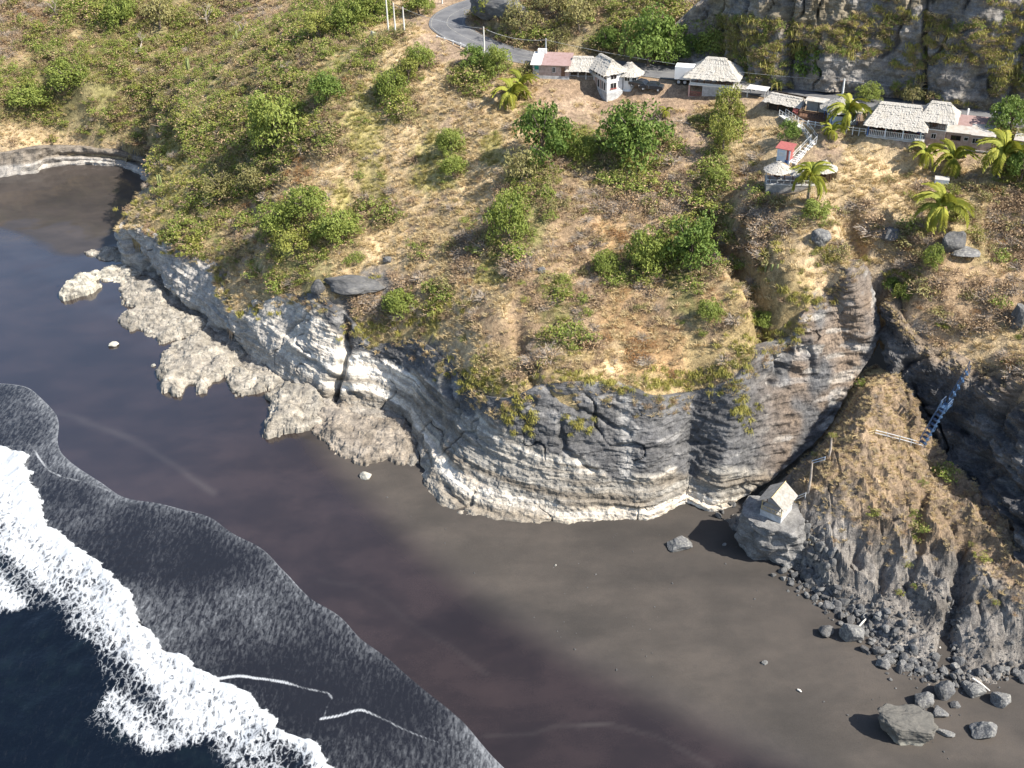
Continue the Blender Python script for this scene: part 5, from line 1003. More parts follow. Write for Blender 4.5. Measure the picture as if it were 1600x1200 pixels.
def thatch_mesh(name, w_, d_, ridge, h, n=7, round_=False, seed=0, ns=26):
    r = np.random.default_rng(seed); g = Geo(); a, b, rr = w_/2, d_/2, ridge/2
    def ring(t, off, dz):
        X_ = a+(rr-a)*t+off; Y_ = b*(1-t)+off+.03; z = h*t+dz+(-.10*math.sin(t*3.1416))*h*.6
        if round_:
            an = np.arange(4*ns)*2*math.pi/(4*ns); rx = np.maximum(X_, .06); P = np.stack([np.cos(an)*rx, np.sin(an)*(rx*b/a), np.full(len(an), z)], 1)
        else:
            f = np.arange(ns)/ns; P = np.concatenate([np.stack([-X_+2*X_*f, -Y_+0*f], 1), np.stack([X_+0*f, -Y_+2*Y_*f], 1), np.stack([X_-2*X_*f, Y_+0*f], 1), np.stack([-X_+0*f, Y_-2*Y_*f], 1)]); P = np.concatenate([P, np.full((len(P), 1), z)], 1)
        return P
    m = 4*ns; i = np.arange(m); j = (i+1) % m; quad = np.stack([i, j, m+j, m+i], 1)
    for k in range(n):
        t0 = k/n; t1 = min(1.0, (k+1.25)/n); A = ring(t0, .10, 0); A += r.normal(0, .035, A.shape); A[:, 2] -= r.uniform(0, .16 if k == 0 else .09, len(A)); B = ring(t1, .0, .0); B += r.normal(0, .02, B.shape)
        g.add(np.concatenate([A, B]), quad)
        if k == 0:
            U_1 = ring(0, -.28, .02); g.add(np.concatenate([U_1, A]), quad)
    cap = ring(1.0, .06, .05); low = ring(.90, .10, .05); low += r.normal(0, .03, low.shape); g.add(np.concatenate([low, cap]), quad)
    if not round_: g.add([(-rr-.06, -.09, h+.05), (rr+.06, -.09, h+.05), (rr+.06, .09, h+.05), (-rr-.06, .09, h+.05)], [[0, 1, 2, 3]])
    return g.mesh(name, [MTH])
def thatch(parent, cx, cy, z0, *a, rz=0, name='thatch_roof', **k):
    o = obj(name, thatch_mesh(name, *a, **k), parent); o.location = (cx, cy, z0); o.rotation_euler = (0, 0, rz); return o
def window(parent, x0, x1, y, z0, z1, mull=1, fr=MWW, ny=-1, axis='x', depth=.08):
    """a dark pane with frame, standing 2 cm proud of the wall; axis y for side walls"""
    def bx_(g, a0, a1, b0, b1, c0, c1):
        box(g, a0, a1, min(b0, b1), max(b0, b1), c0, c1) if axis == 'x' else box(g, min(b0, b1), max(b0, b1), a0, a1, c0, c1)
    w_ = part('window', parent, MGL, lambda g: bx_(g, x0, x1, y, y+ny*.03, z0, z1))
    def fm(g):
        t = .05
        bx_(g, x0-t, x0, y, y+ny*depth, z0-t, z1+t); bx_(g, x1, x1+t, y, y+ny*depth, z0-t, z1+t); bx_(g, x0, x1, y, y+ny*depth, z0-t, z0); bx_(g, x0, x1, y, y+ny*depth, z1, z1+t)
        for q in range(mull):
            m = x0+(x1-x0)*(q+1)/(mull+1); bx_(g, m-.02, m+.02, y, y+ny*depth*.8, z0, z1)
    part('frame', w_, fr, fm); return w_
def rail(parent, x0, x1, y, z, h, mat, nb, name='railing', bal='baluster', bw=.025, axis='x'):
    f = (lambda g, a, b, c, d, e, k: box(g, a, b, c, d, e, k)) if axis == 'x' else (lambda g, a, b, c, d, e, k: box(g, c, d, a, b, e, k))
    r_ = part(name, parent, mat, lambda g: (f(g, x0, x1, y-.03, y+.03, z+h-.07, z+h), f(g, x0, x1, y-.03, y+.03, z+.05, z+.11)))
    for q in range(nb):
        m = x0+(x1-x0)*(q+.5)/nb; part(bal, r_, mat, lambda g: f(g, m-bw, m+bw, y-.025, y+.025, z+.112, z+h-.072))
    return r_
def frame_of(uL, vL, uR, vR, z):
    p = px(uL, vL, z); q = px(uR, vR, z); d = q-p; return p, math.atan2(d[1], d[0]), float(np.hypot(d[0], d[1]))
# ------------------------------------------------------------------ buildings along the road
# pink-roofed block house
p, yaw, W_ = frame_of(833,126,889,128,39.5)
e = empty('block_house', p, yaw, 'low block house with pink sheet roof at the left end of the row', 'house')
pbox('foundation', e, MBLG, -.05, W_+.05, -.05, 4.4, -1.6, 1.0); pbox('wall', e, MBLK, 0, W_, 0, 4.35, 1.0, 3.0); pbox('corner_wall', e, MBLG, -.03, 1.15, -.03, 4.38, 1.0, 3.1)
window(e, .35, 1.0, -.03, 2.2, 2.85, 0, MGN); g_ = part('shutter', e, MGN, lambda g: box(g, .36, .99, -.10, -.062, 2.22, 2.83)); window(e, 3.6, 4.1, 0, 1.7, 2.6, 1); pbox('door', e, MWD, 5.2, 5.9, -.05, -.002, 1.0, 2.7); part('drain_pipe', e, MMT, lambda g: bar(g, (.6, -.08, -1.0), (.6, -.08, .9), .06, 0, 6))
for q, (xa, xb, m) in enumerate(((-.45, 1.55, MCW), (1.56, 3.3, MCP), (3.31, 5.1, MCP), (5.11, W_+.3, MCP))):
    part('roof_sheet', e, m, lambda g: (Q(g, (xa,-.5,3.12),(xb,-.5,3.12),(xb,4.8,3.9),(xa,4.8,3.9)), Q(g, (xa,-.5,3.06),(xa,4.8,3.84),(xb,4.8,3.84),(xb,-.5,3.06)), Q(g, (xa,-.5,3.06),(xb,-.5,3.06),(xb,-.5,3.12),(xa,-.5,3.12))))
pbox('water_tank', e, MWW, .3, 1.9, 4.0, 4.9, 3.8, 4.5)
# two-storey thatched house with corner tower
pc = px(948,158,37.2); yaw = math.radians(26)
e = empty('thatched_house', pc, yaw, 'white two-storey house with joined thatched roofs and a corner tower', 'house')
Lf, Fr = 6.4, 3.2          # depth of the windowed side, width of the narrow front
pbox('foundation', e, MBLG, -.06, Fr+.06, -.06, Lf+.06, -1.5, 1.5); pbox('wall', e, MWW, 0, Fr, 0, Lf, 1.5, 5.0); pbox('floor_band', e, MWW, -.1, Fr+.02, -.1, Lf, 3.35, 3.62)
pbox('side_panel', e, MBLK, -.03, -.002, .7, Lf-.3, 1.7, 3.3)
for q in range(6): window(e, .35+q*1.0, .35+q*1.0+.72, 0, 3.85, 4.75, 0, ny=-1, axis='y')
for q, (a, b) in enumerate(((.5, 1.0), (1.35, 1.8), (2.6, 3.2), (4.5, 5.1))): window(e, a, b, -.03, 1.8, 3.2, 0, ny=-1, axis='y')
window(e, .7, 1.9, 0, 3.85, 4.75, 1); window(e, .7, 1.9, 0, 1.9, 3.15, 1); part('balcony_rail', e, MRD_, lambda g: box(g, .6, 2.0, -.16, -.10, 2.05, 2.2))
pbox('link_wall', e, MWB, Fr, Fr+1.9, 1.6, 5.0, -1.0, 3.3); pbox('upper_link_wall', e, MWW, Fr+.001, Fr+1.9, 1.5, 5.0, 3.3, 4.3)
for q in range(2): window(e, Fr+.15+q*.9, Fr+.8+q*.9, 1.5, 3.5, 4.2, 0)
def octa(g, cx, cy, r_, z0, z1):
    an = np.arange(8)*math.pi/4+math.pi/8; A = np.stack([cx+np.cos(an)*r_, cy+np.sin(an)*r_], 1); i = np.arange(8); j = (i+1) % 8; g.add(np.concatenate([np.c_[A, np.full(8, z0)], np.c_[A, np.full(8, z1)]]), np.stack([i, j, 8+j, 8+i], 1))
tc = (Fr+1.9, .75); part('tower_wall', e, MWW, lambda g: octa(g, *tc, 1.75, -1.0, 4.3)); part('tower_band', e, MWB, lambda g: octa(g, *tc, 1.78, .3, 1.6))
for q in range(3):
    a = -math.pi/2+(q-1)*math.pi/4; ww = part('window', e, MGL, lambda g: box(g, -.42, .42, -.03, .01, 0, .85)); ww.location = (tc[0]+math.cos(a)*1.63, tc[1]+math.sin(a)*1.63, 3.2); ww.rotation_euler = (0, 0, a+math.pi/2); part('frame', ww, MWW, lambda g: (box(g, -.5, -.42, -.07, .01, -.06, .92), box(g, .42, .5, -.07, .01, -.06, .92), box(g, -.03, .03, -.06, .01, 0, .85)))
thatch(e, Fr/2+.2, Lf/2+.2, 4.95, Lf+1.2, Fr+2.2, Lf-2.4, 2.0, n=7, seed=1, rz=math.pi/2); thatch(e, tc[0], tc[1], 4.25, 5.2, 5.2, .5, 1.9, n=6, round_=True, seed=2)
def wing(o): o.location = (-.05, Lf-1.9, 0); o.rotation_euler = (0, 0, -.62); return o
wing(pbox('gallery_floor', e, MCON, -4.6, 0, 0, 3.4, 2.15, 2.4)); wing(pbox('gallery_back_wall', e, MDK, -4.5, -.05, 2.9, 3.2, 2.4, 4.6)); wing(rail(e, -4.5, -.1, .1, 2.4, .9, MMT, 16, bw=.02))
for q in range(4): wing(pbox('post', e, MWW, -4.5+q*1.45, -4.38+q*1.45, .05, .17, 2.4, 4.6))
for q in range(2): wing(pbox('stilt', e, MCON, -4.2+q*2.4, -3.95+q*2.4, .3, .55, -1.0, 2.15))
tw = thatch(e, 0, 0, 0, 6.2, 4.9, 3.4, 2.0, n=7, seed=3); cw, sw_ = math.cos(-.62), math.sin(-.62); tw.location = (-.05+cw*-2.2-sw_*1.6, Lf-1.9+sw_*-2.2+cw*1.6, 4.4); tw.rotation_euler = (0, 0, -.62)
# hipped thatched two-storey house
p, yaw, W_ = frame_of(1076,154,1142,160,38.5)
e = empty('thatched_house', p, yaw, 'two-storey white house with one large hipped thatched roof', 'house')
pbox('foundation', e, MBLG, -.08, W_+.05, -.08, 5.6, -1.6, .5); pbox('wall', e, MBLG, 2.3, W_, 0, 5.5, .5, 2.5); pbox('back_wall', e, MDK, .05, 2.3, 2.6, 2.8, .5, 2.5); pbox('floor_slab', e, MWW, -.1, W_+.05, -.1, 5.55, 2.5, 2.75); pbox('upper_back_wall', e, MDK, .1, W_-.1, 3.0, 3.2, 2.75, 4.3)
pbox('parapet', e, MWW, 0, W_, 0, .12, 2.75, 3.0); pbox('column', e, mat_simple('pink_paint', (.55,.36,.31), .8, .2, .1, 2), -.15, .12, -.15, .12, .0, 2.5); pbox('upper_wall', e, MBLG, 5.6, W_, .121, 2.9, 2.75, 3.0)
rail(e, .15, 2.28, .03, .5, .85, MRD_, 9); rail(e, .15, W_-.1, .2, 3.0, .35, MWD, 14)
for q in range(7): pbox('post', e, MWD if q else MWW, .02+q*(W_-.2)/6, .16+q*(W_-.2)/6, .02, .16, 3.0, 4.5)
for q in range(3): pbox('rear_post', e, MWD, .1+q*(W_-.3)/2, .24+q*(W_-.3)/2, 5.2, 5.35, 2.75, 4.5)
pbox('table', e, MWD, 1.0, 2.0, .9, 1.6, 1.15, 1.2); thatch(e, W_/2+.15, 2.7, 4.15, W_+2.3, 7.4, 2.9, 2.75, n=8, seed=4)
p2 = p+np.array([math.cos(yaw)*(W_+1.2)-math.sin(yaw)*3.2, math.sin(yaw)*(W_+1.2)+math.cos(yaw)*3.2, 0])
e = empty('thatched_shed', p2, yaw, 'low thatched shed behind the corner of the hipped house', 'shed'); pbox('wall', e, MBLG, -1.2, 2.2, -1.2, 1.6, -.6, 2.3); thatch(e, .5, .2, 2.2, 5.0, 4.2, 2.2, 1.3, n=5, seed=5)
# vehicles behind
MTYR = mat_simple('tyre_rubber', (.03,.03,.03), .9, .2, .2, 3); MCARD = mat_simple('dark_car_paint', (.03,.035,.045), .25, .6, .05, 1); MCARW = mat_simple('white_car_paint', (.78,.78,.78), .3, .5, .04, 1)
def wheel(parent, x, y, z, r_, w_=.22):
    g = Geo(); an = np.arange(16)*math.pi/8; A = np.stack([np.cos(an)*r_, 0*an, np.sin(an)*r_], 1); i = np.arange(16); j = (i+1) % 16; V = np.concatenate([A+[0, -w_/2, 0], A+[0, w_/2, 0], [[0, -w_/2, 0], [0, w_/2, 0]]]); g.add(V, np.stack([i, j, 16+j, 16+i], 1)); g.add(V, np.concatenate([np.stack([i, j, 0*i+32, 0*i+32], 1)[:, :4], np.stack([16+i, 16+j, 0*i+33, 0*i+33], 1)]))
    me = g.mesh('wheel', [MTYR]); me.validate(); o = obj('wheel', me, parent); o.location = (x, y, z); part('rim', o, MMT, lambda g: g.add(np.concatenate([np.stack([np.cos(an)*r_*.58, 0*an-w_/2-.012, np.sin(an)*r_*.58], 1)]), [[0,1,2,3],[0,3,4,5],[0,5,6,7],[0,7,8,9],[0,9,10,11],[0,11,12,13],[0,13,14,15]])); return o
def car(name, loc, yaw, paint, label, pickup=False):
    e = empty(name, loc, yaw, label, 'car'); prof = [(0,.35),(0,.75),(.15,.88),(1.15,.95),(1.75,1.42),(3.0,1.45),(3.65,1.0),(4.3,.92),(4.4,.7),(4.4,.35)]
    def body(g):
        n = len(prof); ys = [(-.82, 0), (-.78, 1), (.78, 1), (.82, 0)]; V = []
        for y in (-.82, .82): V += [(x-2.2, y*(.86 if z > 1.1 else 1), z) for x, z in prof]
        i = np.arange(n); j = (i+1) % n; g.add(V, np.stack([i, j, n+j, n+i], 1)); g.add(V, [[0,1,2,9],[2,3,8,9],[3,6,7,8],[3,4,5,6]]); g.add(V, [[n+9,n+2,n+1,n],[n+9,n+8,n+3,n+2],[n+8,n+7,n+6,n+3],[n+6,n+5,n+4,n+3]])
    part('body', e, paint, body); part('windscreen', e, MGL, lambda g: Q(g, (-1.02,-.66,1.0),(-1.02,.66,1.0),(-.50,.6,1.40),(-.50,-.6,1.40))); part('rear_window', e, MGL, lambda g: Q(g, (.86,-.6,1.42),(.86,.6,1.42),(1.42,.66,1.06),(1.42,-.66,1.06)))
    for s in (-1, 1): part('side_window', e, MGL, lambda g: Q(g, (-.85,s*.80,1.0),(1.2,s*.80,1.03),(.75,s*.725,1.38),(-.40,s*.725,1.38)))
    for x in (-1.4, 1.35):
        for y in (-.78, .78): wheel(e, x, y, .32, .32)
    for y in (-.55, .55): part('headlight', e, MWW, lambda g: box(g, -2.24, -2.19, y-.16, y+.16, .62, .76))
    return e
def gz(u, v, z0):
    p = px(u, v, z0); return np.array([p[0], p[1], max(float(ground_z(p[0], p[1])), 0)])
car('parked_car', on_hill(1018,141)+[0, 0, .05], math.radians(-20), MCARD, 'dark saloon car parked in the shade of the tall tree'); car('parked_car', on_hill(1001,137)+[0, 0, .05], math.radians(-40), MCARD, 'second dark car half hidden under the tall tree'); car('parked_car', on_hill(1176,136)+[0, 0, .05], math.radians(-20), MCARW, 'white car beside the road behind the small white canopy')
e = empty('parked_truck', on_hill(1074,134)+[0, 0, .05], math.radians(-17), 'white box truck parked behind the hipped thatched house', 'truck')
pbox('cargo_box', e, MCARW, -2.4, 3.0, 0, 2.3, .95, 3.2); pbox('chassis', e, MDK, -2.3, 5.0, .3, 2.0, .6, .9); pbox('cab', e, MCARW, 3.15, 5.0, .1, 2.2, .7, 2.7); pbox('windscreen', e, MGL, 5.0, 5.03, .25, 2.05, 1.7, 2.5)
for x in (-1.6, -.5, 4.2):
    for y in (.12, 2.15): wheel(e, x, y, .5, .5, .3)
# small roofs, shack and deck left of the palapa
p, yaw, W_ = frame_of(1166,156,1194,160,40.0)
e = empty('canopy', p, yaw, 'small white-roofed canopy on red and white posts', 'canopy'); part('roof', e, MCW, lambda g: (box(g, -.2, W_+.2, -.2, 2.2, 1.95, 2.05)))
for x in (0, W_-.12):
    for y in (0, 1.9): q_ = pbox('post', e, MWW, x, x+.12, y, y+.12, -.6, 1.945); pbox('painted_foot', q_, MRD_, x-.01, x+.13, y-.01, y+.13, -.6, .3)
p, yaw, W_ = frame_of(1198,170,1248,180,40.4)
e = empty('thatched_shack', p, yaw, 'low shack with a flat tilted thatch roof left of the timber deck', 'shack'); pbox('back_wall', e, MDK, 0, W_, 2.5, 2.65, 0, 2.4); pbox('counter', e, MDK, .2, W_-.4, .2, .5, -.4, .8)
for q in range(4): pbox('post', e, MWD, q*(W_-.15)/3, q*(W_-.15)/3+.12, 0, .12, -.8, 1.9)
thatch(e, W_/2, 1.2, 1.55, W_+1.2, 4.0, W_-.4, 1.0, n=6, seed=6)
p, yaw, W_ = frame_of(1247,186,1296,193,40.8)
e = empty('timber_deck', p, yaw, 'brown timber deck with railings beside the round palapa', 'deck')
for q in range(9): pbox('plank', e, MWD, -.1, W_+.1, q*.36, q*.36+.33, .35, .42)
pbox('skirt', e, MWD, -.05, W_+.05, .05, .12, -.5, .345); rail(e, -.05, W_, .03, .42, .95, MWD, 12, bw=.03); rail(e, .05, 3.2, -.0, .42, .95, MWD, 7, bw=.03, axis='y'); pbox('awning', e, MCG, .3, W_-1.2, 1.9, 4.1, 2.5, 2.6); pbox('awning_wall', e, MCON, .4, W_-1.3, 3.4, 3.55, .42, 2.5)
for x in (.32, W_/2, W_-1.35): pbox('post', e, MDK, x, x+.1, 1.92, 2.02, .42, 2.5)
for q in range(3):
    s = part('red_stool', e, MRD_, lambda g: (box(g, -.2, .2, -.2, .2, .35, .42), box(g, -.18, -.12, -.18, -.12, 0, .35), box(g, .12, .18, -.18, -.12, 0, .35), box(g, -.18, -.12, .12, .18, 0, .35), box(g, .12, .18, .12, .18, 0, .35), box(g, -.2, .2, .14, .2, .42, .85))); s.location = (-.7-.5*(q % 2), 1.2+q*.5, .2)
# round palapa house
pcn = px(1324,176,43.2); e = empty('palapa_house', (pcn[0], pcn[1]+2.6, 40.8), -.25, 'blue and white house under a rounded thatched palapa roof', 'house')
part('wall', e, MWB, lambda g: octa(g, 0, 0, 2.5, -.8, 1.6)); part('upper_wall', e, MDK, lambda g: octa(g, 0, 0, 2.3, 1.6, 2.6))
for q in range(8): a = q*math.pi/4+.2; part('post', e, MBL, lambda g: bar(g, (math.cos(a)*2.9, math.sin(a)*2.9, -.6), (math.cos(a)*2.9, math.sin(a)*2.9, 2.6), .07, 0, 6))
thatch(e, 0, 0, 2.35, 7.2, 6.4, .6, 2.1, n=7, round_=True, seed=7)
# white fences
def fence(pts, label, h=.95, sp=1.0):
    e = empty('white_fence', pts[0], 0, label, 'fence'); o0 = np.array(pts[0])
    for a, b in zip(pts[:-1], pts[1:]):
        a, b = np.array(a)-o0, np.array(b)-o0; L = np.linalg.norm(b-a); n = max(1, int(L/sp))
        for hh in (.45, .88): part('rail', e, MWW, lambda g: bar(g, a+[0, 0, hh*h], b+[0, 0, hh*h], .05))
        for q in range(n+1): c = a+(b-a)*q/n; part('post', e, MWW, lambda g: box(g, c[0]-.07, c[0]+.07, c[1]-.07, c[1]+.07, c[2]-.4, c[2]+h))
fence([on_hill(1262,197), on_hill(1296,203)], 'short white fence in front of the timber deck'); fence([on_hill(1312,205), on_hill(1352,210)], 'white fence in front of the round palapa house')
# stairway to the kiosk
def stairs(path, name, label, wd, ms, mr, nstep, rails=True, cat='stairs', rr=.035, lift=.12):
    e = empty(name, path[0], 0, label, cat); o0 = np.array(path[0])
    for a, b in zip(path[:-1], path[1:]):
        a, b = np.array(a)-o0, np.array(b)-o0; d = b-a; L = np.hypot(d[0], d[1]); t = d[:2]/L; s = np.array([-t[1], t[0]]); n = max(2, int(L/nstep))
        for q in range(n):
            c = a+d*(q+.5)/n; an = math.atan2(t[1], t[0]); st = part('step', e, ms, lambda g: box(g, -L/n*.5, L/n*.5, -wd/2, wd/2, -.22, 0)); st.location = c+[0, 0, lift]; st.rotation_euler = (0, 0, an)
        if rails:
            for sd in (-1, 1):
                of = np.array([s[0]*sd*wd*.52, s[1]*sd*wd*.52, 0])
                for hh in (.5, .95): part('handrail', e, mr, lambda g: bar(g, a+of+[0, 0, hh+lift], b+of+[0, 0, hh+lift], rr))
                m = max(1, int(L/1.1))
                for q in range(m+1): c = a+d*q/m+of; part('post', e, mr, lambda g: bar(g, c+[0, 0, -.3], c+[0, 0, 1.0+lift], rr*1.25))
    return e
stairs([on_hill(1222,181), on_hill(1242,194), on_hill(1256,202), on_hill(1271,222), on_hill(1254,240), on_hill(1238,257)], 'white_stairway', 'white zigzag stairway with railings running down to the kiosk', 1.1, MSTW, MWW, .45)
# kiosk
p, yaw, W_ = frame_of(1213,250,1233,254,37.6)
e = empty('kiosk', p, yaw, 'small white and blue kiosk with red roof and red side', 'kiosk'); pbox('wall', e, MWB, 0, W_, 0, 1.8, -.8, 2.1); pbox('red_panel', e, MRD_, W_-.55, W_-.22, -.03, -.003, .3, 2.05); pbox('white_panel', e, MWW, W_-.85, W_-.57, -.03, -.003, .3, 2.05); pbox('blue_panel', e, MBL, W_-.7, W_-.25, -.06, -.031, -.3, .28); pbox('side_panel', e, MRD_, W_, W_+.03, .1, 1.7, .2, 2.05); part('roof', e, MRD_, lambda g: (Q(g, (-.3,-.3,2.12),(W_+.3,-.3,2.12),(W_+.3,2.1,2.45),(-.3,2.1,2.45)), Q(g, (-.3,-.3,2.05),(-.3,2.1,2.38),(W_+.3,2.1,2.38),(W_+.3,-.3,2.05)), Q(g, (-.3,-.3,2.05),(W_+.3,-.3,2.05),(W_+.3,-.3,2.12),(-.3,-.3,2.12)))); pbox('hatch', e, MWW, .35, 1.1, -.03, -.003, .8, 1.5)
# stone terrace and palapas
p, yaw, W_ = frame_of(1196,302,1256,304,34.6)
e = empty('stone_terrace', p, yaw, 'round-fronted stone terrace carrying the palapas', 'terrace'); pbox('wall', e, MSTN, 0, W_+1.5, 0, 3.6, -1.5, 1.4); pbox('floor', e, MCON, -.05, W_+1.55, -.05, 3.65, 1.4, 1.5); rail(e, .05, W_+1.4, .06, 1.5, .8, MWW, 7, bw=.035); rail(e, .1, 3.5, .06, 1.5, .8, MWW, 4, bw=.035, axis='y')
for q, (xx, yy, R_, hz, lb) in enumerate(((1.7, 1.7, 2.1, 1.9, 'left thatched palapa on the stone terrace'), (5.1, 1.5, 1.9, 1.6, 'middle thatched palapa on the stone terrace'), (8.7, 2.4, 2.1, 2.0, 'right thatched palapa standing behind the palm'))):
    c = p+np.array([math.cos(yaw)*xx-math.sin(yaw)*yy, math.sin(yaw)*xx+math.cos(yaw)*yy, 1.5]); k = empty('palapa', c, yaw, lb, 'palapa', 'palapas of the terrace'); thatch(k, 0, 0, hz, R_*2, R_*2, .3, 1.3, n=6, round_=True, seed=20+q, name='thatch_cap', ns=14)
    part('pole', k, MWD, lambda g: bar(g, (0, 0, -.6), (0, 0, hz+.9), .09, 0, 7))
    for s in range(4): a = s*math.pi/2+.7; part('post', k, MWD, lambda g: bar(g, (math.cos(a)*R_*.75, math.sin(a)*R_*.75, -.6), (math.cos(a)*R_*.75, math.sin(a)*R_*.75, hz+.2), .06, 0, 6))
    part('table', k, MWD, lambda g: (box(g, -.5, .5, -.35, .35, .68, .74), box(g, -.06, .06, -.2, -.12, 0, .68)))
# restaurant
p, yaw, W_ = frame_of(1354,212,1437,222,41.3)
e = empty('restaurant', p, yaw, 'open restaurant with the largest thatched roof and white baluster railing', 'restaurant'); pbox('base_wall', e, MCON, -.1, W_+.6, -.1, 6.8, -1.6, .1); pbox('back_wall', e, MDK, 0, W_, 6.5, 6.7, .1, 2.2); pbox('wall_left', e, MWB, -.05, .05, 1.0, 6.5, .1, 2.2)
rail(e, .25, W_+.4, .02, .1, 1.0, MWW, 30, bw=.035)
for q in range(4): pbox('post', e, MWB if q else MBL, q*(W_-.1)/3, q*(W_-.1)/3+.17, -.06, .11, .1, 2.3)
for q, (xx, yy) in enumerate(((1.5, 1.3), (3.0, 2.2), (5.0, 1.4), (6.6, 2.0))):
    t_ = part('table', e, MWD, lambda g: (box(g, -.5, .5, -.4, .4, .7, .76), box(g, -.05, .05, -.05, .05, 0, .7))); t_.location = (xx, yy, .1)
    for s in (-1, 1): ch = part('red_chair', e, MRD_, lambda g: (box(g, -.22, .22, -.22, .22, .40, .46), box(g, -.2, -.14, -.2, -.14, 0, .4), box(g, .14, .2, -.2, -.14, 0, .4), box(g, -.2, -.14, .14, .2, 0, .4), box(g, .14, .2, .14, .2, 0, .4), box(g, -.22, .22, .17, .22, .46, .95))); ch.location = (xx+s*.85, yy, .1); ch.rotation_euler = (0, 0, s*-1.57)
thatch(e, W_/2+.1, 3.3, 2.0, W_+1.5, 8.2, W_-2.2, 2.6, n=12, seed=30, ns=40)
# tower house
p, yaw, W_ = frame_of(1441,226,1473,230,40.0)
e = empty('tower_house', p, yaw, 'narrow brick tower house with open wooden balcony under thatch', 'house'); pbox('foundation', e, MSTN, -.08, W_+.08, -.08, 4.2, -2.4, .2); pbox('wall', e, MBRK, 0, W_, 0, 4.1, .2, 2.6); pbox('floor_slab', e, MWW, -.08, W_+.08, -.15, 4.15, 2.6, 2.78); pbox('back_wall', e, MBRK, 0, W_, 3.0, 4.1, 2.78, 4.5); window(e, 1.1, 1.75, 0, 1.25, 2.0, 1); rail(e, .1, W_-.1, -.08, 2.78, .85, MWD, 8, bw=.03); rail(e, 0, 2.8, W_-.04, 2.78, .85, MWD, 6, bw=.03, axis='y')
for x in (0, W_-.14):
    for y in (-.1, 2.7): pbox('post', e, MWW, x, x+.14, y, y+.14, 2.78, 4.7)
pbox('blue_wall', e, MBL, -1.2, -.03, .8, 1.0, .6, 4.3); pbox('balcony_chair', e, MWD, .9, 1.5, .8, 1.4, 2.78, 3.5); thatch(e, W_/2, 1.8, 4.35, W_+2.9, 6.2, 2.6, 2.2, n=7, seed=31)
# low pink-roofed house with carport
p, yaw, W_ = frame_of(1474,232,1546,240,39.4)
e = empty('block_house', p, yaw, 'low brick house with patched grey and pink sheet roof over a dark carport', 'house')
pbox('wall', e, MBRK, 0, W_, 0, 6.0, .3, 2.9); pbox('pillar_wall', e, MSTN, -.02, 3.0, .02, 6.0, -2.5, .3); pbox('carport_back', e, MDK, 3.0, W_, 3.0, 3.2, -3.0, .0); pbox('slab', e, MCON, 2.9, W_+.15, -.12, 6.05, .05, .3)
for x in (3.0, W_-.2): pbox('post', e, MWW, x, x+.2, -.08, .12, -3.2, .05)
pbox('side_wall', e, MDK, W_-.2, W_, .2, 6, -3.2, .05); window(e, 4.0, 5.2, 0, 1.4, 2.2, 2); window(e, .8, 2.2, 0, 1.6, 2.3, 1, MWD); window(e, 2.75, 3.3, 0, 1.7, 2.2, 0)
for q, (xa, xb, ya, yb, m) in enumerate(((-.3, 3.6, -.6, 2.2, MCG), (3.61, W_+.4, -.8, 3.4, MCG), (-.3, 1.2, 2.21, 6.3, MCG), (1.21, 3.6, 2.21, 6.3, MCP), (3.61, 5.4, 3.41, 6.3, MCP), (5.41, W_+.4, 3.41, 6.3, MCP))):
    zf = lambda y: 2.98+.08*(y+.8); part('roof_sheet', e, m, lambda g: (Q(g, (xa,ya,zf(ya)),(xb,ya,zf(ya)),(xb,yb,zf(yb)),(xa,yb,zf(yb))), Q(g, (xa,ya,zf(ya)-.07),(xa,yb,zf(yb)-.07),(xb,yb,zf(yb)-.07),(xb,ya,zf(ya)-.07)), Q(g, (xa,ya,zf(ya)-.07),(xb,ya,zf(ya)-.07),(xb,ya,zf(ya)),(xa,ya,zf(ya)))))
p, yaw, W_ = frame_of(1582,242,1640,250,39.6)
e = empty('block_house', p, yaw, 'white-walled house cut by the edge of the picture', 'house'); pbox('wall', e, MWW, 0, W_, 0, 5, -1.5, 2.4); window(e, 1.0, 2.0, 0, 1.1, 1.9, 1); part('roof_sheet', e, MCG, lambda g: box(g, -.3, W_+.3, -.4, 5.3, 2.42, 2.5)); pbox('roof_edge', e, MCP, -.31, W_+.31, -.46, -.403, 2.36, 2.56)
e = obj('water_tank', (lambda g: (box(g, -1.0, 1.0, -.7, .7, -.8, 1.1), g)[1])(Geo()).mesh('water_tank', [MWW])); e.location = on_hill(1470,290); e.rotation_euler = (0, 0, -.3); tag(e, 'small white block tank on the slope above the lone palm', 'tank'); pbox('lid', e, MCON, -1.05, 1.05, -.75, .75, 1.1, 1.18)
